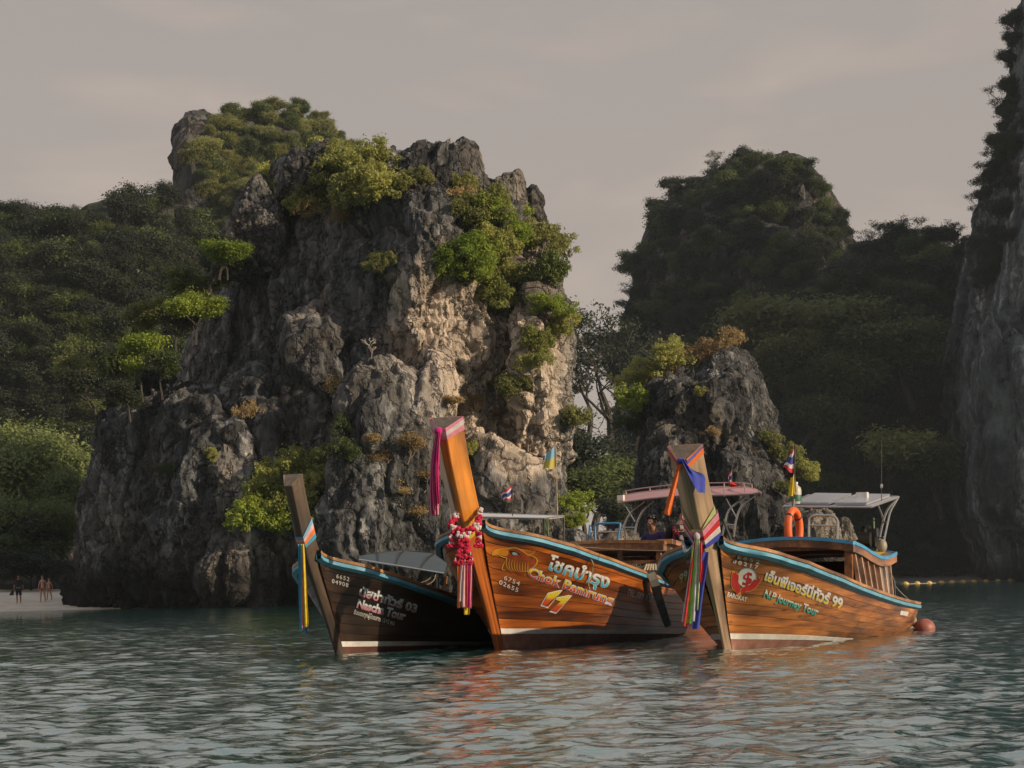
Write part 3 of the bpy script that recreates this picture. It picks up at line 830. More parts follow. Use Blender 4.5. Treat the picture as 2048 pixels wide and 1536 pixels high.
for px, py, r, kind, lab in [
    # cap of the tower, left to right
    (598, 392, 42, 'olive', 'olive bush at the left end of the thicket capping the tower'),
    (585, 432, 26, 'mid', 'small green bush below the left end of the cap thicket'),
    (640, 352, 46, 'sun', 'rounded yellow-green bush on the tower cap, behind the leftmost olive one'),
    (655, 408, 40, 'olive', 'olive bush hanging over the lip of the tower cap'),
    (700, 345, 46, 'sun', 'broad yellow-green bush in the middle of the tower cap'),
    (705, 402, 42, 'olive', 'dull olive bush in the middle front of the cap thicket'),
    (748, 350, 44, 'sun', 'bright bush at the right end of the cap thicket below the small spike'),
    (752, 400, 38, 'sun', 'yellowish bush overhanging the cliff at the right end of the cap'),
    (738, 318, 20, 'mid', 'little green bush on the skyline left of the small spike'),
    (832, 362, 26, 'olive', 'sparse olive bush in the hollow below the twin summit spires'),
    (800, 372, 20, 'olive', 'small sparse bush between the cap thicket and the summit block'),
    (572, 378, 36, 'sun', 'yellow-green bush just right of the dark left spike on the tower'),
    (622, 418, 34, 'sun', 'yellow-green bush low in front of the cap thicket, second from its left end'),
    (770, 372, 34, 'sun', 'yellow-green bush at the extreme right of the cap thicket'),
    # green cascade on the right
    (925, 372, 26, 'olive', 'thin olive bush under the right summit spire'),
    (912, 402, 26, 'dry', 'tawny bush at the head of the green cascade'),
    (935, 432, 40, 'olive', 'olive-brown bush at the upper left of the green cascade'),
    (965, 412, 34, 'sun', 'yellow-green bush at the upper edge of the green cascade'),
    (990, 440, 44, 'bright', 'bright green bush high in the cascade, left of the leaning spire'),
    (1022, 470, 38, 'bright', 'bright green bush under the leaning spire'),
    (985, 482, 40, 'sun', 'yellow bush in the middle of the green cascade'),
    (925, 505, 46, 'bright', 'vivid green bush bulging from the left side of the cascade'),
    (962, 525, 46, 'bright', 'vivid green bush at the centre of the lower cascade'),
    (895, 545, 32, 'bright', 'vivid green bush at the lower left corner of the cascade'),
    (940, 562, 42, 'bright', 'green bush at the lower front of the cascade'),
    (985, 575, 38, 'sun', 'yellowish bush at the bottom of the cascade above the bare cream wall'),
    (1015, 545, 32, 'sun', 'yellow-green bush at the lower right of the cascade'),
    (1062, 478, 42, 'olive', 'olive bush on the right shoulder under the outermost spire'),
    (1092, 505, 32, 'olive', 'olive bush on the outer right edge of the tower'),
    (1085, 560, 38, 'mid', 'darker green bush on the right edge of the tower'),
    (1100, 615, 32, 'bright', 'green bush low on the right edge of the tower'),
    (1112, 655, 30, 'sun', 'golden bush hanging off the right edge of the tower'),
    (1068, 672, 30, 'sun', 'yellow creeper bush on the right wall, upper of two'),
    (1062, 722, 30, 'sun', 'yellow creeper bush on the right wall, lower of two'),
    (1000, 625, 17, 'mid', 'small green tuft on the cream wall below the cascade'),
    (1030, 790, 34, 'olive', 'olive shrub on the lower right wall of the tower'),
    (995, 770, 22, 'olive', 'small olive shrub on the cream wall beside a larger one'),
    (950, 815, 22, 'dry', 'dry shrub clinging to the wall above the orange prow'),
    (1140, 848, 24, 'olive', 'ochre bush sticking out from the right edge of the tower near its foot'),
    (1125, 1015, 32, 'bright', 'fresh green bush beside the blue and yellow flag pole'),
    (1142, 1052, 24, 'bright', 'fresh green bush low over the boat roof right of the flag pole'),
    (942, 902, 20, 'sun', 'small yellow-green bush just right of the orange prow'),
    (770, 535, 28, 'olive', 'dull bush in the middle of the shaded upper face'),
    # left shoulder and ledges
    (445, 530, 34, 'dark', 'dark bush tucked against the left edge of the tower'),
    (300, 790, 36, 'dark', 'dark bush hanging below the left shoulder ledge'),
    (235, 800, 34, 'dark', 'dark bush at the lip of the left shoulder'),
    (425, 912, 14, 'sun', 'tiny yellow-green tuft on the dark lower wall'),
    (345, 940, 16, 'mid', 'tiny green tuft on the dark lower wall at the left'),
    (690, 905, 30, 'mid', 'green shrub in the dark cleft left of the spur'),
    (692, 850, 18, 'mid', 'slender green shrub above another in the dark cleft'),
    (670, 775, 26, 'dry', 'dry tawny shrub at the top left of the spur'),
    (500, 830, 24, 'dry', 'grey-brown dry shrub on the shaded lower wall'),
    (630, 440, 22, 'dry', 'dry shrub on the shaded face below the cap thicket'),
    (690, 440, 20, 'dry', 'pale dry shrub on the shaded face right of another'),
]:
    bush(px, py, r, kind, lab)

# the big leafy bush at the water behind the small dark prow
for px, py, r, kind, lab in [
    (528, 978, 48, 'sun', 'yellow-green bush over the water left of the small dark prow, highest part'),
    (560, 1025, 50, 'sun', 'yellow-green bush over the water just left of the small dark prow'),
    (508, 1035, 42, 'bright', 'green bush over the water, leftmost of the clump behind the dark prow'),
    (618, 975, 40, 'sun', 'yellow-green bush right behind the top of the small dark prow'),
    (612, 1035, 42, 'bright', 'green bush behind the middle of the small dark prow'),
    (632, 925, 20, 'sun', 'wispy bush tip above the small dark prow'),
]:
    bush(px, py, r, kind, lab, push=0.8)

# small rock stack
for px, py, r, kind, lab in [
    (1300, 752, 40, 'sun', 'yellow-green bush on the left top of the small rock stack'),
    (1340, 738, 34, 'sun', 'yellow-green bush on the top of the small stack next to the tawny ones'),
    (1272, 800, 32, 'bright', 'green bush on the left flank of the small rock stack'),
    (1285, 850, 28, 'mid', 'darker bush low on the left flank of the small stack'),
    (1350, 700, 28, 'dry', 'tawny bush on the small stack, leftmost of the tawny row'),
    (1385, 700, 30, 'dry', 'tawny bush in the middle of the row crowning the small stack'),
    (1410, 705, 24, 'dry', 'small tawny bush beside the peak of the small stack'),
    (1448, 692, 24, 'dry', 'tawny bush on the very peak of the small stack'),
    (1402, 790, 14, 'sun', 'tiny yellow-green tuft in the middle of the small stack'),
    (1420, 866, 14, 'dry', 'tiny dry tuft on the face of the small stack'),
    (1530, 885, 20, 'olive', 'thin olive shrub on the right slope of the small stack'),
    (1558, 925, 28, 'olive', 'olive shrub low on the right slope of the small stack'),
    (1588, 945, 26, 'sun', 'golden shrub behind the red, white and blue flag'),
    (1560, 990, 20, 'olive', 'small olive shrub behind the green and white lantern'),
]:
    bush(px, py, r, kind, lab, stack_bvh, 150)


# ---- bare and dry shrubs on the tower, and the flat-topped tree
def shrub(px, py, hpx, label, mat, leaf=None, seed=1, per=3, lean=0.5, levels=4, cat='shrub', spread=0.6, name='dry_shrub', csize=0.10, push=0.1, cr=0.14, trunk=0.28, bvh=None):
    p, nrm = hit(karst_bvh if bvh is None else bvh, px, py, 116, 64)
    H = hpx * p.y / FPX
    paths, tips = skeleton(seed, H, spread=spread, trunk=trunk, levels=levels, lean=lean, up=0.5, r0=H * 0.018)
    e = empty(name, p + (nrm * push if nrm is not None else Vector()), 0, label, cat)
    link('branch', tubes_mesh('branch', paths, M[mat], 4, 0.024), e)
    if leaf:
        V, F = tip_leaves(tips, seed, per, cr * H / 1.5, csize, 0.4)
        link('foliage', mesh_np('foliage', V, F, False, M[leaf]), e)
    return e


shrub(425, 672, 95, 'flat-topped tree with pale twisted limbs growing from the left wall of the tower', 'bark_pale', 'leaf_sun', 5, 10, 0.1, 4, 'tree', 0.55, 'flat_topped_tree', 0.15, 0.6, 0.22, 0.33)
for px, py, h, lab, sd in [(745, 718, 60, 'bare white-branched shrub at the top of the spur', 11), (1058, 905, 70, 'bare white shrub low on the right wall near the blue and yellow flag', 12),
                           (975, 858, 60, 'bare grey shrub on the wall above the orange prow', 13), (460, 690, 30, 'bare pale twigs below the flat-topped tree', 14), (800, 690, 40, 'small bare white shrub right of the spur top', 15),
                           (210, 1010, 40, 'bare twisted twig on the dark lower left wall', 16), (320, 500, 10, 'bare twig at the left edge of the tower', 17)]:
    shrub(px, py, h, lab, 'bark_pale', None, sd, 0, 0.7)
for px, py, h, lab, sd in [(775, 955, 70, 'dry russet brush on the lit part of the spur, leftmost of the tangle', 21), (815, 930, 75, 'tall dry russet brush in the middle of the spur', 22), (850, 985, 60, 'dry russet brush left of the orange prow', 23),
                           (800, 1010, 60, 'dry russet brush low in the middle of the spur', 24), (840, 1050, 45, 'low dry brush at the foot of the spur', 25), (745, 905, 45, 'thin dry brush with few red leaves at the left of the spur', 26),
                           (900, 830, 50, 'dry brush beside the top of the orange prow', 27), (1010, 850, 50, 'grey dry brush on the lower right wall', 28)]:
    shrub(px, py, h * 1.35, lab, 'twig_dry', 'leaf_dry', sd, 3, 0.8, 5, csize=0.10, cr=0.2, trunk=0.24)


# ---- trees that stand by themselves: the beach wood on the left, the airy trees between the rocks
def tree(px, base_py, top_py, d, kind, v, label, group=None, base_z=None, squash=1.0, wide=1.0, name='tree'):
    top = at(px, top_py, d)
    z0 = at(px, base_py, d).z if base_z is None else base_z
    H = top.z - z0
    e = plant(kind, TREES[kind][v % len(TREES[kind])], (top.x, d, z0), H / 10.0, label, 'tree', group, ('crown', 'trunk'), name)
    e.scale = (H / 10 * wide, H / 10 * wide, H / 8.6)
    return e


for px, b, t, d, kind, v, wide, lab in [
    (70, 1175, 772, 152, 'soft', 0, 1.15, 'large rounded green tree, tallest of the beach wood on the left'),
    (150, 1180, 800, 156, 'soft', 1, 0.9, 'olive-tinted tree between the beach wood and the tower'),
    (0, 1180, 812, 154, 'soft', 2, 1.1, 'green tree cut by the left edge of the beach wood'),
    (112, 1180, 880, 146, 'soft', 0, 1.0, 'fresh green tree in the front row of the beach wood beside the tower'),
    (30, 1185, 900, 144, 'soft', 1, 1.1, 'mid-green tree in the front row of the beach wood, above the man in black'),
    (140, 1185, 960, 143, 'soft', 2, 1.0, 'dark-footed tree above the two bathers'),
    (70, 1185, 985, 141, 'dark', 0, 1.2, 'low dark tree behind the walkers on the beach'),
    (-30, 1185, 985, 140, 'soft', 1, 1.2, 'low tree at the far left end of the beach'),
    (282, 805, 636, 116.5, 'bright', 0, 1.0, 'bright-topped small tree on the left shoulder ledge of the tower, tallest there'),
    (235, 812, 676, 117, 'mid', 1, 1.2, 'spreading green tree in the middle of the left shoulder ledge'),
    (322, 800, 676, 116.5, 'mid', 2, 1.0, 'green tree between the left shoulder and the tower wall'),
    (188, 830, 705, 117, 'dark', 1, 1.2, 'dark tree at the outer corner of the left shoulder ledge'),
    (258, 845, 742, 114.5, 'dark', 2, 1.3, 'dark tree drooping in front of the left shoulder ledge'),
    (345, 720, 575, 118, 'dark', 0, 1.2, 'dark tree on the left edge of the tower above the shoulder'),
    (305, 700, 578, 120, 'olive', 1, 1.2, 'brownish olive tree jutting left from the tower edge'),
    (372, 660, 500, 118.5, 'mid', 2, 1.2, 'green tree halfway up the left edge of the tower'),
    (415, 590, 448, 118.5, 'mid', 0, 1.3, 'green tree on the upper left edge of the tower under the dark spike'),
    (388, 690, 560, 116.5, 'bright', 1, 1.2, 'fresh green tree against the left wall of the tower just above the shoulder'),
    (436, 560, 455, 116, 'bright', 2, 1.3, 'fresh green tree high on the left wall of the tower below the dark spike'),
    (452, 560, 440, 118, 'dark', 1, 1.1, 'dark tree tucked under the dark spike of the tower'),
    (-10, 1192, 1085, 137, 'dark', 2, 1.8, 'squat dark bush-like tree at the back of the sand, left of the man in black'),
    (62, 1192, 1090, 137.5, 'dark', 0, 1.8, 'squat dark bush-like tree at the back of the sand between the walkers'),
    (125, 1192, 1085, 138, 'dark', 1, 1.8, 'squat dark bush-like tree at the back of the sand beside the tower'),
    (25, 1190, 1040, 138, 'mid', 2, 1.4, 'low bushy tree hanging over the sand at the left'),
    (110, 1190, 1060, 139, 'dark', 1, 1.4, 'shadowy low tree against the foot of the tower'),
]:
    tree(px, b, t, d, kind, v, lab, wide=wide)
shrub(150, 800, 130, 'sparse pale-leaved tree standing above the beach wood', 'bark', 'leaf_olive', 31, 9, 0.2, 4, 'tree', 0.5, 'sparse_tree', 0.2, 0.1, 0.2, 0.4)

for px, b, t, d, kind, v, wide, lab in [
    (1218, 900, 596, 215, 'airy', 0, 1.25, 'tall airy tree with a dark bare trunk standing against the sky between the two rocks'),
    (1165, 930, 640, 220, 'airy', 1, 1.2, 'airy tree leaning out beside the right edge of the tower'),
    (1268, 960, 640, 225, 'airy', 1, 1.0, 'airy dark tree against the left flank of the shaded hill'),
    (1190, 1010, 800, 205, 'airy', 0, 1.2, 'loose dark tree under the tall airy one'),
    (1130, 1060, 830, 190, 'dark', 2, 1.2, 'dark tree beside the foot of the tower'),
    (1180, 1080, 895, 185, 'mid', 0, 1.5, 'broad green tree above the roof of the middle boat'),
    (1240, 1080, 880, 190, 'mid', 1, 1.3, 'green tree left of the small rock stack'),
    (1270, 1090, 930, 180, 'dark', 2, 1.3, 'dark tree touching the left side of the small rock stack'),
    (1150, 1090, 960, 175, 'mid', 2, 1.5, 'low green tree behind the blue and yellow flag'),
    (1140, 1060, 800, 188, 'dark', 0, 1.3, 'dark tree hugging the right foot of the tower behind the ochre bush'),
    (1185, 1070, 840, 196, 'dark', 1, 1.5, 'dense dark tree filling the gap between the two rocks'),
    (1165, 1085, 905, 178, 'mid', 1, 1.6, 'dense green tree low in the gap between the two rocks'),
    (1215, 1095, 975, 172, 'dark', 0, 1.5, 'low dark tree behind the pink canopy'),
]:
    tree(px, b, t, d, kind, v, lab, wide=wide)


# ---- trees along the skylines of the hills (same kind, not told apart), then the woods that clothe them
def skyline(bvh, pts, dd, hpx, kinds, label, group, wide=1.2):
    for k, (px, py) in enumerate(pts):
        p, nrm = hit(bvh, px, py, dd, 160)
        H = hpx[k % len(hpx)] * p.y / FPX
        kd = kinds[k % len(kinds)]
        e = plant(kd, TREES[kd][k % len(TREES[kd])], p - Vector((0, 0, H * 0.15)), H / 10, label, 'tree', group, ('crown', 'trunk'), 'tree')
        e.scale = (H / 10 * wide, H / 10 * wide, H / 9)


for px, b, t, d, kind, v, wide, lab in [
    (1560, 780, 520, 318, 'olive', 0, 1.3, 'olive-tinted tall tree on the shaded slope right of the middle hill'),
    (1510, 830, 610, 316, 'olive', 1, 1.4, 'brownish tree crown just right of the tawny bushes on the small stack'),
    (1640, 800, 505, 322, 'olive', 2, 1.3, 'olive tree under the saddle between the middle hill and the right slope'),
    (1590, 930, 740, 312, 'mid', 0, 1.4, 'mid-green tree low on the shaded slope right of the small stack'),
    (1700, 880, 660, 318, 'mid', 1, 1.4, 'mid-green tree in the middle of the shaded right slope'),
    (1820, 820, 600, 320, 'mid', 2, 1.4, 'mid-green tree high on the shaded right slope beside the cliff'),
    (1780, 1010, 800, 312, 'olive', 0, 1.4, 'olive tree on the shaded slope above the radio antenna'),
    (1880, 1040, 850, 312, 'mid', 1, 1.4, 'mid-green tree on the shaded slope close to the cliff foot'),
]:
    tree(px, b, t, d, kind, v, lab, wide=wide)
skyline(left_bvh, [(-10, 500), (18, 480), (40, 468), (62, 480), (85, 490), (110, 492), (135, 478), (158, 490), (182, 500), (205, 490), (226, 480), (248, 465), (270, 455), (292, 445), (315, 438), (338, 432), (358, 430), (150, 530), (60, 540), (250, 520)],
        285, (96, 78, 104, 86), ('dark', 'mid', 'dark', 'airy'), 'dark tree on the skyline of the left hill', 'trees on the left hill skyline')
skyline(peak_bvh, [(440, 268), (465, 252), (490, 246), (515, 240), (540, 236), (562, 236), (585, 238), (606, 240), (630, 256), (655, 276), (680, 296), (705, 318)],
        345, (60, 72, 54, 66), ('olive', 'mid', 'olive'), 'small sunlit tree on top of the back peak', 'trees on the back peak')
skyline(mid_bvh, [(1285, 545), (1262, 640), (1250, 700), (1310, 450), (1330, 425), (1360, 410), (1395, 390), (1425, 372), (1450, 362), (1480, 350), (1505, 345), (1600, 372), (1620, 395), (1640, 420), (1655, 450), (1668, 480), (1680, 510), (1695, 560), (1250, 760)],
        410, (68, 88, 60, 84), ('dark', 'airy', 'dark'), 'dark tree on the edge of the shaded middle hill', 'trees on the middle hill edge')
skyline(right_bvh, [(1740, 545), (1765, 520), (1790, 512), (1815, 510), (1840, 512), (1865, 515), (1890, 512), (1915, 512), (1700, 590), (1670, 585), (1640, 575), (1610, 580), (1575, 595), (1540, 615), (1505, 655)],
        375, (108, 92, 100, 84), ('dark', 'airy', 'dark'), 'dark tree on the crest of the right slope', 'trees on the right slope crest')
skyline(cliff_bvh, [(2038, 75), (2032, 115), (2030, 150), (2022, 200), (2012, 245), (2004, 285), (1996, 320), (1990, 350), (1985, 385), (1978, 420), (1972, 455), (1966, 490), (1958, 530), (2030, 270), (2020, 330), (2005, 400), (1995, 450), (1985, 520), (1975, 580), (1960, 600)],
        300, (92, 76, 88, 70), ('dark', 'airy', 'dark'), 'dark tree clinging to the edge of the right cliff', 'trees on the right cliff edge', 1.15)


def wood_mass(name, sites, kinds, label):
    """one wood: trees set on points by geometry nodes"""
    for kd, vv in [(k_, v_) for k_ in kinds for v_ in range(3)]:
        pts = [s for i_, s in enumerate(q for q in sites if q[3] == kd) if i_ % 3 == vv]
        if not pts: continue
        me = bpy.data.meshes.new(name)
        me.from_pydata([tuple(s[0]) for s in pts], [], [])
        a = me.attributes.new('size', 'FLOAT_VECTOR', 'POINT'); rg = random.Random(len(pts)); a.data.foreach_set('vector', [s[1] * rg.uniform(*lim) for s in pts for lim in ((.75, 1.3), (.75, 1.3), (.8, 1.3))])
        r = me.attributes.new('turn', 'FLOAT', 'POINT'); r.data.foreach_set('value', [s[2] for s in pts])
        o = tag(link(name, me), label, None, None, 'stuff')
        src = bpy.data.objects.new('wood_crown', TREES[kd][vv][0])
        ng = bpy.data.node_groups.new('wood', 'GeometryNodeTree')
        ng.interface.new_socket('Geometry', in_out='INPUT', socket_type='NodeSocketGeometry')
        ng.interface.new_socket('Geometry', in_out='OUTPUT', socket_type='NodeSocketGeometry')
        N, L = ng.nodes, ng.links
        gi, go = N.new('NodeGroupInput'), N.new('NodeGroupOutput')
        io = N.new('GeometryNodeInstanceOnPoints'); ob = N.new('GeometryNodeObjectInfo'); ob.inputs['Object'].default_value = src
        na = N.new('GeometryNodeInputNamedAttribute'); na.data_type = 'FLOAT_VECTOR'; na.inputs['Name'].default_value = 'size'
        nr = N.new('GeometryNodeInputNamedAttribute'); nr.data_type = 'FLOAT'; nr.inputs['Name'].default_value = 'turn'
        cx = N.new('ShaderNodeCombineXYZ'); L.new(nr.outputs[0], cx.inputs['Z'])
        L.new(gi.outputs[0], io.inputs['Points']); L.new(ob.outputs['Geometry'], io.inputs['Instance'])
        L.new(cx.outputs[0], io.inputs['Rotation']); L.new(na.outputs[0], io.inputs['Scale']); L.new(io.outputs[0], go.inputs[0])
        md = o.modifiers.new('wood', 'NODES'); md.node_group = ng


def sites_on(bvh, poly, n, hpx, kinds, seed, steep=None):
    rng = random.Random(seed); out = []
    xs = [p[0] for p in poly]; ys = [p[1] for p in poly]
    def inside(x, y):
        c = False; j = len(poly) - 1
        for i in range(len(poly)):
            (xi, yi), (xj, yj) = poly[i], poly[j]
            if (yi > y) != (yj > y) and x < (xj - xi) * (y - yi) / (yj - yi) + xi: c = not c
            j = i
        return c
    tries = 0
    while len(out) < n and tries < n * 40:
        tries += 1
        x, y = rng.uniform(min(xs), max(xs)), rng.uniform(min(ys), max(ys))
        if not inside(x, y): continue
        p, nrm = hit(bvh, x, y, 0)
        if nrm is None or (steep and nrm.z < steep and rng.random() < 0.75): continue
        H = rng.uniform(*hpx) * p.y / FPX
        out.append((p + nrm * H * 0.1 - Vector((0, 0, H * 0.55)), H / 10 * rng.uniform(1.0, 1.35), rng.uniform(0, 6.28), rng.choice(kinds)))
    return out


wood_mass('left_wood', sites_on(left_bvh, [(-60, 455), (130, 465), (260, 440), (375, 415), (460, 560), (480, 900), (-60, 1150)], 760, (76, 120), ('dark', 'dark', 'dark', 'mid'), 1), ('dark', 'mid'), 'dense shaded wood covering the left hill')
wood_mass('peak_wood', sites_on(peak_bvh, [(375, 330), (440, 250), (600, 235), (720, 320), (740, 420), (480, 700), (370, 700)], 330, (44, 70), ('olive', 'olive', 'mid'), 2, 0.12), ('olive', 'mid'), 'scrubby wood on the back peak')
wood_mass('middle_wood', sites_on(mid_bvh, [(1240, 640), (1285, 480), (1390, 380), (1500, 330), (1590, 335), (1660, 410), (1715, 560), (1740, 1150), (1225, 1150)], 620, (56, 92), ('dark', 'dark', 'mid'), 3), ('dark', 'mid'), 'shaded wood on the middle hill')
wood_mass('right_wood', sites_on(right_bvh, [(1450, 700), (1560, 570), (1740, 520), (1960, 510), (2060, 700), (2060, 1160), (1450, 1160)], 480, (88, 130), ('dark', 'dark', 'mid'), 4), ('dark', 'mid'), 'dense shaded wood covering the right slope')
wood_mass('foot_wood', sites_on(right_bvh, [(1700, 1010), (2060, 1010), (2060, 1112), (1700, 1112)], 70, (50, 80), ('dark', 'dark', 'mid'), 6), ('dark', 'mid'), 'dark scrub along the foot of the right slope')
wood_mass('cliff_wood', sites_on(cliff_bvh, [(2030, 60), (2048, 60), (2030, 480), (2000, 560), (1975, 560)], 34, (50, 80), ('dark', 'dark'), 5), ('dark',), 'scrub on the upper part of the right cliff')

# ================================================================ BOATS
M['wood2'] = wood('varnished_orange_wood', (0.07, 0.017, 0.003), (0.30, 0.080, 0.010), (0.50, 0.155, 0.018), 0.22, 0.42, along=0.7, across=13)
M['wood3'] = wood('worn_varnished_wood', (0.05, 0.019, 0.006), (0.33, 0.118, 0.026), (0.56, 0.235, 0.058), 0.2, 0.5, along=0.8, across=12, knots=0.75)
M['wood1'] = wood('dark_brown_wood', (0.008, 0.004, 0.003), (0.024, 0.011, 0.006), (0.055, 0.024, 0.011), 0.2, 0.45, along=0.7, across=13)
M['prow2'] = wood('orange_prow_wood', (0.34, 0.12, 0.012), (0.52, 0.19, 0.018), (0.62, 0.25, 0.028), 0.6, 0.38, along=0.8, across=9)
M['prow3'] = wood('bare_tan_wood', (0.26, 0.18, 0.115), (0.40, 0.29, 0.20), (0.50, 0.38, 0.27), 0.1, 0.6, along=0.8, across=11)
M['prow1'] = wood('weathered_brown_wood', (0.05, 0.033, 0.023), (0.105, 0.070, 0.048), (0.16, 0.11, 0.075), 0.1, 0.6, along=0.8, across=11)
M['end_grain'] = paint('weathered_end_grain', (0.17, 0.135, 0.105), 0.85, 0.45, 14)
M['trim_wood'] = wood('trim_wood', (0.20, 0.085, 0.028), (0.40, 0.19, 0.075), (0.52, 0.28, 0.125), 0.3, 0.5, uv=False, along=1.2, across=16)
M['cabin_wood'] = wood('cabin_wood', (0.12, 0.045, 0.015), (0.30, 0.125, 0.045), (0.42, 0.20, 0.08), 0.35, 0.45, uv=False, along=1.2, across=16)
M['post_wood'] = wood('pale_pinkish_wood', (0.30, 0.19, 0.13), (0.46, 0.31, 0.22), (0.56, 0.40, 0.30), 0.2, 0.5, uv=False, along=1.2, across=14)
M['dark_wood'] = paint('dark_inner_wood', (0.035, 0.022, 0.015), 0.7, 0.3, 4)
M['blue'] = paint('pale_blue_paint', (0.12, 0.34, 0.48), 0.5, 0.35, 6)
M['blue_edge'] = paint('blue_edge_paint', (0.05, 0.30, 0.55), 0.4, 0.25, 5)
M['teal_edge'] = paint('teal_edge_paint', (0.05, 0.22, 0.27), 0.4, 0.25, 5)
M['white'] = paint('white_paint', (0.66, 0.63, 0.59), 0.5, 0.22, 7)
M['bottom'] = paint('faded_red_brown_paint', (0.25, 0.115, 0.085), 0.65, 0.45, 6)
M['bottom_dark'] = paint('dark_red_brown_paint', (0.10, 0.035, 0.028), 0.6, 0.4, 6)
M['steel'] = paint('polished_steel_tube', (0.62, 0.58, 0.54), 0.25, 0.15, 10, metal=0.85)
M['rope'] = paint('pale_rope', (0.45, 0.36, 0.25), 0.9, 0.3, 30)
M['black'] = paint('black_iron', (0.02, 0.02, 0.02), 0.5, 0.4, 8)
M['pole_dark'] = paint('dark_pole', (0.06, 0.052, 0.046), 0.7, 0.4, 8)

FLIP = Matrix.Identity(4)
BOATS = {}


class Boat:
    def __init__(s, name, bow_px, axis, label, stem_px, sheer_px, L=8.0, beam=1.12, stripe=(0.16, -0.045), mats=None, stem_w=0.19, stem_d=0.18, front_w=0.052):
        a = Vector((axis[0], axis[1], 0)).normalized(); s.a = a; s.n = Vector((a.y, -a.x, 0))        # n: towards the side we see
        o, r = ray(*bow_px); d = -EYE / r.z; s.B = o + r * d
        s.phi = math.atan2(a.y, a.x)
        s.root = empty(name, s.B, s.phi, label, 'boat', 'longtail boats moored side by side')
        s.Mw = Matrix.Translation(s.B) @ Matrix.Rotation(s.phi, 4, 'Z'); s.Mi = s.Mw.inverted()
        s.L, s.beam, s.mats, s.stripe = L, beam, mats, stripe
        # stem curve in the boat's middle plane: (x, z), x < 0 is forward
        st = [s.P(px, py, y=0.0) for px, py in stem_px]
        st = sorted([(p.z, p.x) for p in st]); st = [(-0.5, st[0][1] - (st[1][1] - st[0][1]) / max(st[1][0] - st[0][0], .01) * (0.5 + st[0][0]))] + st
        s.stz = np.array([q[0] for q in st]); s.stx = np.array([q[1] for q in st])
        s.stem_w, s.stem_d, s.front_w = stem_w, stem_d, front_w
        s.top = st[-1][0]
        s.zS0 = s.P(*sheer_px[0], y=-stem_w).z
        # sheer heights: walk aft, read the photo's line
        us = np.linspace(0, 1, 60) ** 1.5
        sx = np.array([q[0] for q in sheer_px], float); sy = np.array([q[1] for q in sheer_px], float)
        zs = []
        for u in us:
            x, b = s.xs(u), s.bs(u)
            w = s.B + s.a * x + s.n * b
            z = 0.8
            for _ in range(3):
                px, _py = to_px((w.x, w.y, z))
                if px <= sx[-1]: py = np.interp(px, sx, sy); z = at(px, py, w.y).z; last = (px, z, x)
                else: z = last[1] - 0.02 * (x - last[2])
            zs.append(z)
        s.us, s.zs_ = us, np.convolve(np.pad(zs, 3, mode='edge'), np.ones(7) / 7, 'valid'); s.zs_[:2] = zs[:2]

    def P(s, px, py, x=None, y=None, z=None):
        """photo pixel -> boat coordinates, on a plane x=, y= or z= of the boat"""
        if x is not None: w = on_plane(px, py, s.Mw @ Vector((x, 0, 0)), s.a)
        elif y is not None: w = on_plane(px, py, s.Mw @ Vector((0, y, 0)), s.n)
        else: w = on_plane(px, py, Vector((0, 0, z)), Vector((0, 0, 1)))
        return s.Mi @ w

    def stemx(s, z): return float(np.interp(z, s.stz, s.stx))
    def xs(s, u):
        x0 = s.stemx(s.zS0) + s.stem_d
        return x0 + (s.L - x0) * u
    def bs(s, u): return float(np.interp(u, [0, .03, .075, .133, .25, .42, .65, .85, 1], np.array([s.stem_w / s.beam, .36, .62, .82, .97, 1.0, .97, .87, .72]) * s.beam))
    def bw(s, u): return float(np.interp(u, [0, .06, .2, .46, .75, 1], np.array([.045, .20, .50, .66, .76, .62]) * s.beam))
    def zs(s, u): return float(np.interp(u, s.us, s.zs_))
    def zst(s, u): return s.stripe[0] + s.stripe[1] * s.L * u

    def surf(s, side, u, fr):
        """hull skin; fr = 0 at the water, 1 at the sheer, below 0 under water"""
        zt = s.zs(u); z = fr * zt if fr >= 0 else fr * 0.55
        zb = fr * s.zS0 if fr >= 0 else fr * 0.55                       # height on the stem for this line
        x0 = s.stemx(zb) + s.stem_d
        w0 = 0.05 + (s.stem_w - 0.05) * max(0, fr) ** 1.3 if fr >= 0 else 0.045
        bW, bS = s.bw(u), s.bs(u)
        if fr >= 0:
            f = fr ** 0.92
            b = bW + (bS - bW) * f + 0.05 * math.sin(math.pi * fr) * min(1, u * 4)
        else: b = bW * (1 + fr * 0.95)
        k = min(1.0, u / 0.06); k = k * k * (3 - 2 * k)
        b = w0 * (1 - k) + b * k if b > w0 else b
        xe = s.L - 0.35 * (1 - max(fr, 0))
        return Vector((x0 + (xe - x0) * u, side * b, z))

    def fr_of(s, u, z): return z / s.zs(u) if z >= 0 else z / 0.55


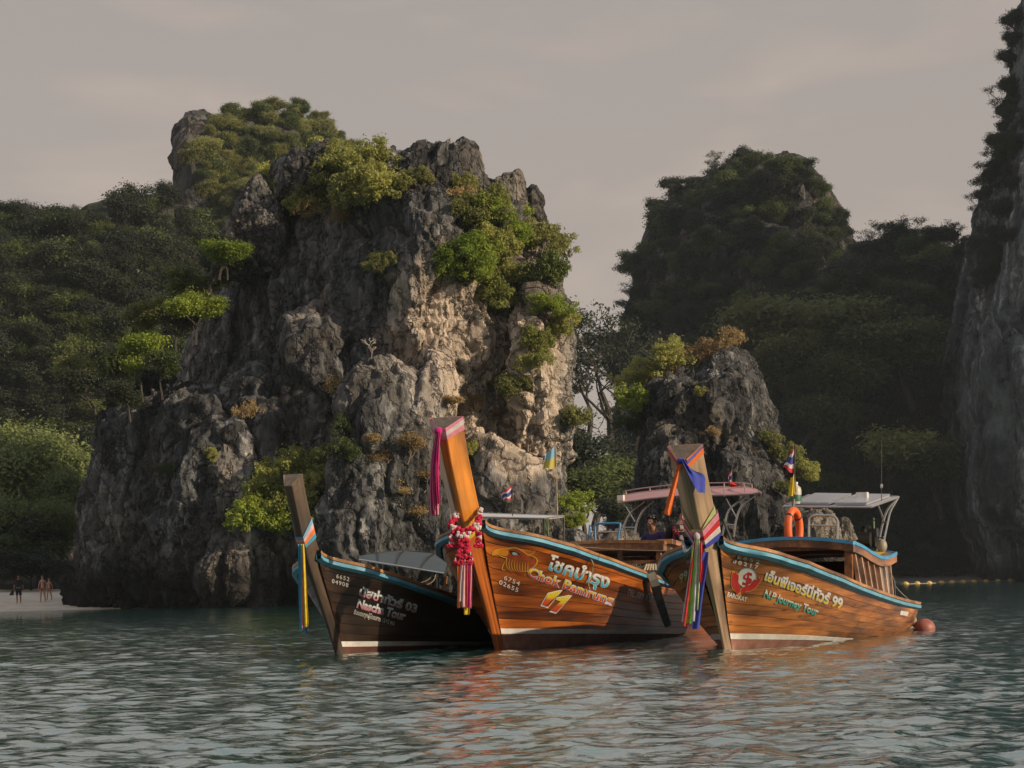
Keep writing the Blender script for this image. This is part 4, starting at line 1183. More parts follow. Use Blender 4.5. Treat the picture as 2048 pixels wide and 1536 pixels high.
def strake(bt, side, f0, f1, mat, name, thick=0.022, rows=3, eps=0.0033, u1=1.0, out=0.0, nu=54):
    """one hull plank between two height lines f0(u), f1(u)"""
    us = [(k / (nu - 1)) ** 1.7 * u1 for k in range(nu)]
    outer, uv = [], []
    for k, u in enumerate(us):
        a, b = f0(u), f1(u)
        lo, hi = a + eps, b - eps
        if hi <= lo: hi = lo + 1e-4
        for r in range(rows):
            fr = lo + (hi - lo) * r / (rows - 1)
            p = bt.surf(side, u, fr)
            outer.append(p)
    G = np.array([tuple(p) for p in outer]).reshape(nu, rows, 3)
    dU = np.gradient(G, axis=0); dV = np.gradient(G, axis=1)
    Nn = np.cross(dU, dV); Nn /= np.maximum(np.linalg.norm(Nn, axis=2, keepdims=True), 1e-9)
    Nn *= np.where(Nn[..., 1:2] * side < 0, -1, 1)
    O = G + Nn * out; I = G - Nn * thick
    arc = np.concatenate([[0], np.cumsum(np.linalg.norm(np.diff(G[:, 0], axis=0), axis=1))])
    V = np.concatenate([O.reshape(-1, 3), I.reshape(-1, 3)])
    UV = np.stack([np.repeat(arc, rows), G[..., 2].reshape(-1)], 1); UV = np.concatenate([UV, UV])
    n = nu * rows
    i = np.arange(nu - 1)[:, None] * rows; j = np.arange(rows - 1)[None, :]
    F = np.stack([i + j, i + j + 1, i + rows + j + 1, i + rows + j], -1).reshape(-1, 4)
    k = np.arange(nu - 1) * rows
    bot = np.stack([k, k + rows, n + k + rows, n + k], -1); t = k + rows - 1
    topf = np.stack([t, n + t, n + t + rows, t + rows], -1)
    me = mesh_np(name, V, np.concatenate([F, F[:, ::-1] + n, bot, topf]), True, mat, UV)
    bm = bmesh.new(); bm.from_mesh(me); bmesh.ops.recalc_face_normals(bm, faces=bm.faces); bm.to_mesh(me); bm.free()
    me.set_sharp_from_angle(angle=math.radians(40))
    return link(name, me, bt.root)


def build_hull(bt, mats, nplank=8):
    r = bt.root
    for side in (-1, 1):
        st = lambda u: bt.fr_of(u, bt.zst(u))
        strake(bt, side, lambda u: -0.9, lambda u: max(st(u), -0.9), mats['bottom'], 'bottom_plank', rows=5, eps=0.0)
        for k in range(nplank):
            a, b = k / nplank, (k + 1) / nplank
            strake(bt, side, lambda u, a=a: st(u) + (0.985 - st(u)) * a, lambda u, b=b: st(u) + (0.985 - st(u)) * b, mats['hull'], 'hull_plank')
        # boot stripe: a painted band a few millimetres proud of the planks
        w = lambda u: 0.030 * max(0.0, 1 - u / 0.62) ** 0.7 + 0.005
        strake(bt, side, lambda u: bt.fr_of(u, bt.zst(u) - w(u)), lambda u: bt.fr_of(u, bt.zst(u) + w(u)), mats['stripe'], 'waterline_stripe', thick=0.004, eps=0, u1=0.66, out=0.004)
        # rubbing strake under the rim, capping plank on top of it
        us = [(k / 59) ** 1.7 for k in range(60)]
        mb = MB(); rows = []
        for u in us:
            p = bt.surf(side, u, 1.0); o = side * 0.03
            rows.append([p + Vector((0, o + side * 0.004, -0.060)), p + Vector((0, o + side * 0.022, -0.053)), p + Vector((0, o + side * 0.022, -0.012)), p + Vector((0, o - side * 0.002, 0.0)), p + Vector((0, -side * 0.02, -0.006)), p + Vector((0, -side * 0.02, -0.08)), p + Vector((0, o + side * 0.004, -0.060))])
        mb.grid(rows); mb.build('rub_rail', mats['rail'], r, True)
        mb = MB(); rows = []
        for u in us:
            p = bt.surf(side, u, 1.0)
            rows.append([p + Vector((0, side * 0.046, 0.003)), p + Vector((0, side * 0.050, 0.040)), p + Vector((0, -side * 0.06, 0.044)), p + Vector((0, -side * 0.06, 0.004)), p + Vector((0, side * 0.046, 0.003))])
        mb.grid(rows); mb.build('gunwale', mats['cap'], r, True)
        # inside lining
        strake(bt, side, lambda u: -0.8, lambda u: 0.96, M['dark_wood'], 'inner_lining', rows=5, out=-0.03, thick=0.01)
    # transom
    mb = MB()
    L = [bt.surf(-1, 1.0, f) for f in np.linspace(-0.8, 1, 8)]; R = [bt.surf(1, 1.0, f) for f in np.linspace(-0.8, 1, 8)]
    mb.grid([[l, r_] for l, r_ in zip(L, R)]); mb.grid([[l + Vector((-.03, 0, 0)), r_ + Vector((-.03, 0, 0))] for l, r_ in zip(L, R)])
    mb.build('transom', mats['hull'], r)
    # floor and foredeck
    mb = MB()
    rows = []
    for u in np.linspace(0.22, 0.995, 24):
        f = 0.2 / bt.zs(u)
        a, b = bt.surf(-1, u, f), bt.surf(1, u, f)
        rows.append([a + Vector((0, .03, 0)), b - Vector((0, .03, 0))])
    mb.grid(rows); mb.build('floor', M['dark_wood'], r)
    mb = MB(); rows = []
    for u in (np.linspace(0.0, 1, 16) ** 1.6) * 0.235:
        a, b = bt.surf(-1, u, 0.93), bt.surf(1, u, 0.93)
        rows.append([a + Vector((0, .02, 0)), (a + b) * 0.5 + Vector((0, 0, .03)), b - Vector((0, .02, 0))])
    mb.grid(rows); mb.build('foredeck', mats['cap'], r)
    # stem post: a wedge that sweeps up from the keel into the tall prow
    zz = np.concatenate([np.linspace(-0.45, bt.top, 40)])
    V, UV = [], []
    arc = 0; prev = None
    for z in zz:
        x = bt.stemx(z)
        dx = (bt.stemx(z + 0.05) - bt.stemx(z - 0.05)) / 0.1
        t = Vector((dx, 0, 1)).normalized(); bk = Vector((t.z, 0, -t.x))            # bk: aft, square to the post
        f = min(1, max(0, (z - 0.0) / max(bt.zS0, .1)))
        W = 0.055 + (bt.stem_w - 0.055) * f ** 1.3 + 0.015 * max(0, (z - bt.zS0)); D = bt.stem_d * (1.0 + 0.1 * (z < bt.zS0)); fw = bt.front_w * (0.22 + 0.55 * f + 0.35 * max(0, (z - bt.zS0) / (bt.top - bt.zS0)))
        p = Vector((x, 0, z))
        if prev is not None: arc += (p - prev).length
        prev = p
        V += [p + Vector((0, -fw, 0)), p + bk * D + Vector((0, -W, 0)), p + bk * (D + 0.03) + Vector((0, -W * 0.92, 0)), p + bk * (D + 0.03) + Vector((0, W * 0.92, 0)), p + bk * D + Vector((0, W, 0)), p + Vector((0, fw, 0))]
        if z >= zz[-1] - 1e-6:
            for k in (1, 2, 3, 4): V[-6 + k] = V[-6 + k] + t * 0.12
        UV += [(arc, 0), (arc, .3), (arc, .34), (arc, .6), (arc, .64), (arc, .94)]
    n = 6; m = len(zz)
    F = [(i * n + k, i * n + (k + 1) % n, (i + 1) * n + (k + 1) % n, (i + 1) * n + k) for i in range(m - 1) for k in range(n)]
    me = bpy.data.meshes.new('stem_post'); me.from_pydata(V, [], F + [tuple(range((m - 1) * n, m * n))])
    l = me.uv_layers.new(name='UVMap')
    for lp in me.loops: l.data[lp.index].uv = UV[lp.vertex_index]
    bm = bmesh.new(); bm.from_mesh(me); bmesh.ops.recalc_face_normals(bm, faces=bm.faces)
    bmesh.ops.bevel(bm, geom=[e for e in bm.edges if e.calc_face_angle(0) > 0.5], offset=0.006, segments=1, affect='EDGES'); bm.to_mesh(me); bm.free()
    me.materials.append(mats['prow']); me.materials.append(M['end_grain']); me.materials.append(mats.get('stem', mats['prow']))
    for q in me.polygons:
        if q.center.z < bt.zS0 - 0.12: q.material_index = 2
        if q.normal.z > 0.35 and q.center.z > bt.top - 0.05: q.material_index = 1
    link('stem_post', me, r)


SH3 = [(1437, 1078), (1482, 1090), (1545, 1109), (1607, 1128), (1670, 1153), (1732, 1179), (1795, 1201), (1836, 1210)]
SH2 = [(962, 1046), (1016, 1063), (1086, 1079), (1121, 1089), (1192, 1113), (1262, 1139), (1311, 1157), (1350, 1171)]
SH1 = [(619, 1101), (681, 1123), (751, 1143), (821, 1166), (892, 1191), (940, 1211), (970, 1222)]
AX = (0.38, 0.925)
b3 = Boat('longtail_boat', (1448, 1300), AX, 'varnished longtail boat on the right with a red and white emblem and yellow Thai lettering', [(1364, 919), (1373, 962), (1385, 1016), (1396, 1067), (1416, 1153), (1441, 1268), (1448, 1300)], SH3,
          8.0, 1.12, (0.165, -0.046))
b2 = Boat('longtail_boat', (991, 1300), AX, 'orange varnished longtail boat in the middle with a painted eagle head on its bow', [(883, 858), (895, 925), (906, 974), (921, 1038), (945, 1130), (974, 1232), (991, 1300)], SH2,
          8.2, 1.14, (0.245, -0.036), stem_w=0.20)
b1 = Boat('longtail_boat', (671, 1308), AX, 'dark brown longtail boat on the left with small white lettering on its bow', [(576, 972), (589, 1030), (600, 1078), (613, 1127), (642, 1213), (660, 1268), (671, 1308)], SH1,
          7.6, 0.86, (0.125, -0.03), stem_w=0.125, stem_d=0.15, front_w=0.05)
for b, mats in ((b3, dict(hull=M['wood3'], bottom=M['bottom'], stripe=M['white'], rail=M['blue'], cap=M['trim_wood'], prow=M['prow3'])),
                (b2, dict(hull=M['wood2'], bottom=M['bottom'], stripe=M['white'], rail=M['blue'], cap=M['trim_wood'], prow=M['prow2'], stem=M['wood2'])),
                (b1, dict(hull=M['wood1'], bottom=M['bottom_dark'], stripe=M['white'], rail=M['blue'], cap=M['trim_wood'], prow=M['prow1']))):
    build_hull(b, mats)


# ---------------------------------------------------------------- painting on the hulls
def hull_bvh(bt, side):
    nu, nr = 120, 40
    us = [(k / (nu - 1)) ** 1.7 for k in range(nu)]
    V = [tuple(bt.Mw @ bt.surf(side, u, -0.3 + 1.32 * r / (nr - 1))) for u in us for r in range(nr)]
    F = [(i * nr + j, i * nr + j + 1, (i + 1) * nr + j + 1, (i + 1) * nr + j) for i in range(nu - 1) for j in range(nr - 1)]
    return BVHTree.FromPolygons(V, F)


HB = {(b, s): hull_bvh(b, s) for b in (b1, b2, b3) for s in (-1, 1)}


def on_hull(bt, side, px, py, lift):
    o, r = ray(px, py)
    loc, nrm, _, _ = HB[(bt, side)].ray_cast(o, r.normalized())
    if loc is None: return None
    if nrm.dot(r) > 0: nrm = -nrm
    return bt.Mi @ (loc + nrm * lift)


def letter_mat(name, stops, rough=0.45):
    """sign-painter's blend from the foot to the top of the letters (uv v runs up the letter)"""
    m, nt, N, L, b = new_mat(name)
    tc = N.new('ShaderNodeTexCoord'); sp = N.new('ShaderNodeSeparateXYZ'); L.new(tc.outputs['UV'], sp.inputs[0])
    r = ramp(nt, sp.outputs['Y'], stops)
    n = noise_node(nt, 60, 3, 0.6)
    w = ramp(nt, n.outputs['Fac'], [(0.3, (0.75, 0.75, 0.75)), (0.6, (1, 1, 1))])
    L.new(mixc(nt, 1.0, r.outputs[0], w.outputs[0], 'MULTIPLY'), b.inputs['Base Color']); b.inputs['Roughness'].default_value = rough
    return m


def text_geo(s, offset=0.0, shear=0.0, spacing=1.0):
    cu = bpy.data.curves.new('t', 'FONT'); cu.body = s; cu.offset = offset; cu.shear = shear; cu.resolution_u = 3; cu.space_character = spacing
    o = bpy.data.objects.new('t', cu); COL.objects.link(o)
    bpy.context.view_layer.update()
    me = bpy.data.meshes.new_from_object(o)
    bpy.data.objects.remove(o); bpy.data.curves.remove(cu)
    bm = bmesh.new(); bm.from_mesh(me); bpy.data.meshes.remove(me)
    bmesh.ops.triangulate(bm, faces=bm.faces)
    for _ in range(2):
        es = [e for e in bm.edges if e.calc_length() > 0.35]
        if es: bmesh.ops.subdivide_edges(bm, edges=es, cuts=1); bmesh.ops.triangulate(bm, faces=bm.faces)
    bm.verts.index_update()
    V = [(v.co.x, v.co.y) for v in bm.verts]; F = [tuple(v.index for v in f.verts) for f in bm.faces]
    bm.free()
    return V, F


def lay(bt, side, pts, faces, lift, name, mat, uv=None, thick=True):
    """pixel-space flat shapes laid on the hull as a thin coat of paint"""
    P3 = [on_hull(bt, side, px, py, lift) for px, py in pts]
    F = [f for f in faces if all(P3[i] is not None for i in f)]
    if not F: return None
    P3 = [p if p is not None else Vector((0, 0, -2)) for p in P3]
    me = bpy.data.meshes.new(name); me.from_pydata([tuple(p) for p in P3], [], F)
    if uv is not None:
        l = me.uv_layers.new(name='UVMap')
        for lp in me.loops: l.data[lp.index].uv = uv[lp.vertex_index]
    me.materials.append(mat)
    return link(name, me, bt.root)


def write(bt, s, p0, p1, up, mat, outline=None, ow=0.03, side=-1, shear=0.0, spacing=1.0, lift=0.009, up_end=None, cap=0.69, name='lettering', bold=0.0):
    p0, p1, up = Vector(p0), Vector(p1), Vector(up)
    ue = Vector(up_end) if up_end else up
    V0, _ = text_geo(s, 0, shear, spacing)
    x0, x1 = min(v[0] for v in V0), max(v[0] for v in V0)
    for off, mt, lf, nm in (((ow + bold, outline, lift - 0.003, name + '_outline'),) if outline else ()) + ((bold, mat, lift, name),):
        V, F = text_geo(s, off, shear, spacing)
        pts, uv = [], []
        for x, y in V:
            t = (x - x0) / (x1 - x0)
            q = p0 + (p1 - p0) * t + (up + (ue - up) * t) * (y / cap)
            pts.append((q.x, q.y)); uv.append((t, y / cap))
        lay(bt, side, pts, F, lf, nm, mt, uv)


def poly_fill(pts, step=None):
    """triangulated outline in pixel space, refined so that it follows the hull"""
    bm = bmesh.new()
    vs = [bm.verts.new((x, y, 0)) for x, y in pts]
    f = bm.faces.new(vs); bmesh.ops.triangulate(bm, faces=[f])
    for _ in range(2):
        es = [e for e in bm.edges if e.calc_length() > 14]
        if es: bmesh.ops.subdivide_edges(bm, edges=es, cuts=1); bmesh.ops.triangulate(bm, faces=bm.faces)
    bm.verts.index_update()
    V = [(v.co.x, v.co.y) for v in bm.verts]; F = [tuple(v.index for v in q.verts) for q in bm.faces]; bm.free()
    return V, F


def stroke(pts, w):
    """a brush line of width w (tapering to its ends) along pixel points"""
    S = smoothpath([(x, y, 0) for x, y in pts], 5 * (len(pts) - 1))
    V, F = [], []
    for i, p in enumerate(S):
        t = (S[min(i + 1, len(S) - 1)] - S[max(i - 1, 0)]).normalized(); n = Vector((-t.y, t.x, 0))
        k = w * 0.5 * (0.35 + 0.65 * math.sin(math.pi * min(0.97, max(0.03, i / (len(S) - 1)))))
        V += [((p + n * k).x, (p + n * k).y), ((p - n * k).x, (p - n * k).y)]
    F = [(2 * i, 2 * i + 1, 2 * i + 3, 2 * i + 2) for i in range(len(S) - 1)]
    return V, F


L_white = letter_mat('white_lettering', [(0, (0.62, 0.60, 0.56)), (1, (0.70, 0.68, 0.64))])
L_whiteblue = letter_mat('white_to_blue_lettering', [(0.10, (0.05, 0.34, 0.50)), (0.42, (0.16, 0.46, 0.58)), (0.55, (0.60, 0.62, 0.62)), (1, (0.68, 0.68, 0.66))])
L_fire = letter_mat('yellow_to_red_lettering', [(0.02, (0.50, 0.04, 0.02)), (0.40, (0.55, 0.10, 0.02)), (0.60, (0.66, 0.48, 0.03)), (1, (0.72, 0.62, 0.06))])
L_pink = letter_mat('white_to_pink_lettering', [(0.10, (0.66, 0.22, 0.26)), (0.40, (0.66, 0.34, 0.38)), (0.52, (0.78, 0.78, 0.80)), (1, (0.82, 0.82, 0.82))])
L_gold = letter_mat('white_to_gold_lettering', [(0.05, (0.66, 0.50, 0.03)), (0.40, (0.66, 0.52, 0.06)), (0.58, (0.66, 0.63, 0.55)), (1, (0.70, 0.68, 0.62))])
L_green = letter_mat('white_to_green_lettering', [(0.05, (0.02, 0.34, 0.24)), (0.42, (0.05, 0.40, 0.30)), (0.58, (0.62, 0.63, 0.60)), (1, (0.68, 0.67, 0.63))])
P_paleblue = paint('pale_blue_outline', (0.48, 0.56, 0.68), 0.5)
P_dark = paint('dark_outline', (0.03, 0.025, 0.03), 0.5)
P_whiteo = paint('white_outline', (0.60, 0.60, 0.60), 0.5)
P_lilac = paint('lilac_outline', (0.42, 0.40, 0.50), 0.5)
P_red = paint('red_sign_paint', (0.45, 0.020, 0.020), 0.45)
P_yellow = paint('yellow_sign_paint', (0.62, 0.42, 0.05), 0.45)
P_orange = paint('orange_sign_paint', (0.66, 0.24, 0.02), 0.45)
P_feather = paint('red_brown_sign_paint', (0.30, 0.055, 0.015), 0.5, 0.5, 14)
P_black = paint('black_sign_paint', (0.012, 0.012, 0.012), 0.5)
P_sky = paint('blue_sign_paint', (0.20, 0.42, 0.62), 0.5)

# middle boat
write(b2, 'โชคบำรุง', (1093, 1137), (1213, 1176), (8, -21), L_whiteblue, P_whiteo, 0.022, bold=0.018, cap=0.62)
write(b2, 'Chok Bamrung', (1054, 1152), (1222, 1209), (6.5, -17), L_fire, P_paleblue, 0.035, bold=0.02, shear=0.0)
ones = [[(1121.9, 1181), (1096, 1213), (1083, 1209), (1102, 1192), (1093.5, 1190), (1095.5, 1186.5), (1116, 1181.5)], [(1140.4, 1192.6), (1112.5, 1224), (1100.5, 1220.5), (1121, 1202), (1112, 1199.5), (1114, 1195.5), (1134.5, 1191.5)]]
for pl_ in ones:
    c_ = Vector((sum(p[0] for p in pl_) / 7, sum(p[1] for p in pl_) / 7))
    lay(b2, -1, *poly_fill([tuple(c_ + (Vector(p) - c_) * 1.16) for p in pl_]), 0.006, 'numeral_outline', P_whiteo)
    V_, F_ = poly_fill(pl_); y0_, y1_ = max(p[1] for p in pl_), min(p[1] for p in pl_)
    lay(b2, -1, V_, F_, 0.009, 'numeral', L_fire, [(0, (y0_ - v[1]) / (y0_ - y1_)) for v in V_])
write(b2, '6754', (1007, 1158), (1038, 1171), (2.2, -8), L_white, spacing=1.15, bold=0.01)
write(b2, '02655', (997, 1167), (1035, 1184), (2.2, -8), L_white, spacing=1.15, bold=0.01)
write(b2, 'TEL..089 905', (1252, 1189), (1301, 1204), (4, -12), L_white, bold=0.015)
# eagle head
head = [(1016, 1106), (1013, 1113), (1010, 1119), (1012, 1124), (1007, 1130), (1005, 1136), (1010, 1139), (1018, 1142), (1024, 1148), (1026, 1142), (1032, 1146), (1040, 1150), (1047, 1150), (1050, 1142), (1058, 1140), (1067, 1132), (1073, 1124), (1074, 1116), (1068, 1111), (1060, 1109), (1054, 1110), (1044, 1103), (1034, 1097), (1024, 1095), (1017, 1097)]
lay(b2, -1, *poly_fill(head), 0.005, 'eagle_feathers', P_feather)
lay(b2, -1, *poly_fill([(984, 1110), (986, 1104), (993, 1099), (1003, 1098), (1016, 1099), (1017, 1106), (1013, 1112), (1004, 1111), (996, 1107), (989, 1108)]), 0.007, 'eagle_beak', P_orange)
lay(b2, -1, *poly_fill([(1019, 1101), (1028, 1101), (1036, 1105), (1043, 1108), (1036, 1109), (1030, 1111), (1023, 1109)]), 0.008, 'eagle_brow', P_black)
lay(b2, -1, *poly_fill([(1023, 1105), (1028, 1103), (1034, 1106), (1036, 1109), (1029, 1110), (1025, 1109)]), 0.010, 'eagle_eye', P_sky)
lay(b2, -1, *poly_fill([(1026, 1105), (1029, 1104), (1031, 1106), (1029, 1109), (1026, 1108)]), 0.012, 'eagle_iris', P_yellow)
V, F = [], []
for pts, w in [([(984, 1111), (985, 1104), (993, 1099), (1004, 1097), (1017, 1097), (1024, 1095), (1034, 1096), (1044, 1101), (1054, 1108), (1061, 1108), (1067, 1105), (1069, 1100)], 1.7), ([(985, 1110), (995, 1108), (1004, 1113), (1013, 1116), (1010, 1122)], 1.6),
               ([(1010, 1122), (1006, 1130), (1004, 1138), (1012, 1140)], 1.6), ([(1054, 1110), (1066, 1112), (1073, 1118), (1073, 1126), (1066, 1134), (1056, 1140)], 1.7)] + \
              [([(1014 + 5.2 * k, 1117 + 0.9 * k), (1012 + 5.4 * k, 1126 + 1.2 * k), (1014 + 5.2 * k, 1134 + 1.4 * k), (1019 + 5 * k, 1141 + 1.5 * k - 0.25 * k * k)], 1.25) for k in range(9)]:
    v, f = stroke(pts, w); F += [tuple(i + len(V) for i in q) for q in f]; V += v
lay(b2, -1, V, F, 0.0085, 'eagle_outline', P_yellow)

# left boat
write(b1, '6652', (672, 1155), (698, 1162), (0.8, -8), L_white, spacing=1.25, bold=0.015)
write(b1, '04908', (663, 1165), (696, 1174), (0.8, -8), L_white, spacing=1.2, bold=0.015)
write(b1, 'นัสช่าทัวร์ 03', (718, 1190), (831, 1225), (3, -14), L_pink, P_paleblue, 0.03, bold=0.02, cap=0.62)
write(b1, 'Nascha Tour', (713, 1214), (808, 1240), (4.5, -16), L_pink, P_paleblue, 0.03, bold=0.02)
write(b1, 'รับบรรทุกผู้โดยสาร 12+2 คน', (707, 1227), (787, 1250), (1.4, -7.5), L_white, cap=0.62, bold=0.012)

# right boat
write(b3, '5852', (1474, 1116), (1518, 1127), (1.2, -7), L_white, spacing=1.6, bold=0.02)
write(b3, '00217', (1465, 1125), (1515, 1137), (1.2, -7), L_white, spacing=1.5, bold=0.02)
write(b3, 'BAROKAT', (1453, 1192), (1492, 1203), (2.2, -8.5), L_white, bold=0.02)
write(b3, 'เอ็นพีเจอร์นี่ทัวร์ 99', (1528, 1159), (1681, 1218), (5.5, -15), L_gold, P_lilac, 0.035, bold=0.025, up_end=(4, -18), cap=0.62)
write(b3, 'N.P Journey Tour', (1526, 1193), (1633, 1231), (6, -14), L_green, P_whiteo, 0.02, bold=0.022, up_end=(5, -14))
ring = lambda cx, cy, rx, ry, n=28: [(cx + rx * math.cos(6.2832 * k / n), cy + ry * math.sin(6.2832 * k / n)) for k in range(n)]
lay(b3, -1, *poly_fill(ring(1493.5, 1155.5, 19.5, 20.0)), 0.004, 'emblem_rim', P_sky)
lay(b3, -1, *poly_fill(ring(1493, 1156, 18, 19)), 0.006, 'emblem_disc', M['white'])
lh = [(1473, 1190), (1470, 1181), (1464, 1175), (1462, 1166), (1463, 1152), (1464, 1147), (1466, 1144), (1467, 1152), (1469, 1144), (1470, 1152), (1473, 1146), (1472, 1156), (1471, 1166), (1474, 1161), (1474, 1152), (1477, 1150), (1476, 1163), (1478, 1170), (1481, 1177), (1479, 1184)]
rh = [(1482, 1189), (1481, 1181), (1485, 1174), (1493, 1171), (1501, 1168), (1506, 1161), (1509, 1158), (1509, 1163), (1513, 1159), (1518, 1153), (1517, 1158), (1523, 1154), (1520, 1160), (1524, 1158), (1518, 1165), (1511, 1175), (1503, 1180), (1491, 1182)]
for h in (lh, rh):
    c = Vector((sum(p[0] for p in h) / len(h), sum(p[1] for p in h) / len(h)))
    lay(b3, -1, *poly_fill([tuple(c + (Vector(p) - c) * 1.10) for p in h]), 0.0075, 'emblem_hand_outline', P_yellow)
    lay(b3, -1, *poly_fill(h), 0.010, 'emblem_hand', P_red)
write(b3, '$', (1485, 1170), (1502, 1167), (3, -24), P_red, name='emblem_sign', bold=0.02)
lay(b3, -1, *poly_fill([(1801, 1221), (1817, 1224), (1814, 1232), (1799, 1229)]), 0.006, 'number_plate', M['white'])
write(b3, '99', (1361, 1166), (1376, 1156), (-1, -17), L_gold, side=1, bold=0.02)
write(b3, '5852', (1369, 1117), (1386, 1109), (0, -6), L_white, side=1, spacing=1.2)
write(b3, '00217', (1374, 1127), (1390, 1119), (0, -6), L_white, side=1, spacing=1.2)

# ---------------------------------------------------------------- what stands on the boats
def tubes(bt, name, paths, mat, r=0.014, n=7, smooth_n=10, parent=None):
    mb = MB()
    for p in paths:
        mb.tube(smoothpath(p, smooth_n) if len(p) > 2 else p, r, n)
    return mb.build(name, mat, parent or bt.root, True)


def board(bt, name, a, b, w, h, mat, up=Vector((0, 0, 1))):
    """a straight timber from a to b, w across, h high"""
    a, b = Vector(a), Vector(b); t = (b - a).normalized(); s = t.cross(up).normalized(); u = s.cross(t)
    mb = MB(); V = [p + s * x * w / 2 + u * z * h / 2 for p in (a, b) for x, z in ((-1, -1), (1, -1), (1, 1), (-1, 1))]
    mb.add(V, [(0, 1, 2, 3), (7, 6, 5, 4), (0, 4, 5, 1), (1, 5, 6, 2), (2, 6, 7, 3), (3, 7, 4, 0)])
    return mb.build(name, mat, bt.root)


def roof(bt, x_prof, y0, y1, camber, thick, mat, edge_mat, fascia_mat, fascia_h, names=('roof', 'roof_edge', 'fascia')):
    """cabin roof: planks laid fore and aft on a cambered line, a painted edge and a fascia board below it"""
    xs = [p[0] for p in x_prof]; zf = lambda x: float(np.interp(x, xs, [p[1] for p in x_prof]))
    X = np.linspace(xs[0], xs[-1], 22); npl = 8
    zc = lambda y: camber * (1 - ((y - (y0 + y1) / 2) / ((y1 - y0) / 2)) ** 2)
    for k in range(npl):
        a, b = y0 + (y1 - y0) * k / npl + .004, y0 + (y1 - y0) * (k + 1) / npl - .004
        mb = MB(); rows = []
        for x in X:
            rows.append([Vector((x, a, zf(x) + zc(a))), Vector((x, b, zf(x) + zc(b))), Vector((x, b, zf(x) + zc(b) - thick)), Vector((x, a, zf(x) + zc(a) - thick)), Vector((x, a, zf(x) + zc(a)))])
        mb.grid(rows); mb.add(rows[0][:4], [(0, 1, 2, 3)]); mb.add(rows[-1][:4], [(3, 2, 1, 0)])
        mb.build('roof_plank', mat, bt.root)
    Y = np.linspace(y0, y1, 14)
    def rim(h0, h1, out, m, nm):
        loop = [Vector((X[0] - out, y, zf(X[0]) + zc(y))) for y in Y[::-1]] + [Vector((x, y0 - out, zf(x))) for x in X] + [Vector((X[-1] + out, y, zf(X[-1]) + zc(y))) for y in Y] + [Vector((x, y1 + out, zf(x))) for x in X[::-1]]
        loop = loop + loop[:1]; c = Vector((sum(X) / len(X), (y0 + y1) / 2, 0))
        rows = []
        for p in loop:
            d = Vector(((p.x - c.x), (p.y - c.y), 0)).normalized() * 0.028
            rows.append([p + Vector((0, 0, h1)), p + Vector((0, 0, h0)), p - d + Vector((0, 0, h0)), p - d + Vector((0, 0, h1)), p + Vector((0, 0, h1))])
        mb = MB(); mb.grid(rows); return mb.build(nm, m, bt.root)
    rim(-0.022, 0.022, 0.026, edge_mat, names[1])
    rim(-fascia_h, -0.024, 0.018, fascia_mat, names[2])
    return zf, zc


# ---- right boat: cabin, roof, canopy
zf, zc = roof(b3, [(2.60, 1.292), (3.1, 1.245), (3.6, 1.175), (4.1, 1.118), (4.5, 1.105), (4.9, 1.125), (5.3, 1.175)], -1.02, 0.80, 0.085, 0.02, M['cabin_wood'], M['blue_edge'], M['cabin_wood'], 0.12)
mb = MB()
mb.grid([[Vector((x, y, zf(x) + zc(y) + 0.012)) for y in np.linspace(-0.9, 0.9, 8)] for x in np.linspace(4.72, 5.22, 5)])
mb.build('yellow_roof_mat', paint('faded_yellow_mat', (0.48, 0.36, 0.10), 0.8), b3.root)


M['panel_brown'] = wood('dark_panel_wood', (0.05, 0.018, 0.008), (0.12, 0.045, 0.018), (0.19, 0.075, 0.03), 0.3, 0.5, uv=False, along=1.2, across=14)
M['panel_grey'] = paint('grey_pane', (0.26, 0.25, 0.27), 0.3, 0.2, 4)


def u_at(bt, x):
    lo, hi = 0.0, 1.0
    for _ in range(30):
        m = (lo + hi) / 2
        lo, hi = (m, hi) if bt.xs(m) < x else (lo, m)
    return lo


for k, x in enumerate(np.linspace(2.78, 5.05, 7)):
    for sd in (-1, 1):
        u = u_at(b3, x); f = b3.surf(sd, u, 1.0)
        board(b3, 'window_post', (x, f.y - sd * 0.07, f.z + 0.03), (x, sd * 0.965, zf(x) - 0.03), 0.05, 0.05, M['post_wood'], Vector((1, 0, 0)))
for sd in (-1,):
    for k in range(6):
        xa, xb = (np.linspace(2.78, 5.05, 7)[k] + 0.034, np.linspace(2.78, 5.05, 7)[k + 1] - 0.034)
        fa, fb = b3.surf(sd, u_at(b3, xa), 1.0), b3.surf(sd, u_at(b3, xb), 1.0)
        top = 0.97
        A = Vector((xa, fa.y - sd * 0.085, fa.z + 0.03)); B = Vector((xb, fb.y - sd * 0.085, fb.z + 0.03))
        A2 = Vector((xa, sd * 0.955, zf(xa) - 0.05)); B2 = Vector((xb, sd * 0.955, zf(xb) - 0.05))
        mb = MB(); mb.prism([A, B, B + (B2 - B) * top, A + (A2 - A) * top], (0, -sd * 0.018, 0)); mb.build('window_panel', M['panel_brown'] if k < 4 else M['panel_grey'], b3.root)
for sd in (-1, 1):
    # head rail under the eaves
    mb = MB(); rows = []
    for x in np.linspace(2.7, 5.12, 14):
        rows.append([Vector((x, sd * 0.975, zf(x) - 0.02)), Vector((x, sd * 0.985, zf(x) - 0.135)), Vector((x, sd * 0.95, zf(x) - 0.135)), Vector((x, sd * 0.95, zf(x) - 0.02)), Vector((x, sd * 0.975, zf(x) - 0.02))])
    mb.grid(rows); mb.build('head_rail', M['post_wood'], b3.root)
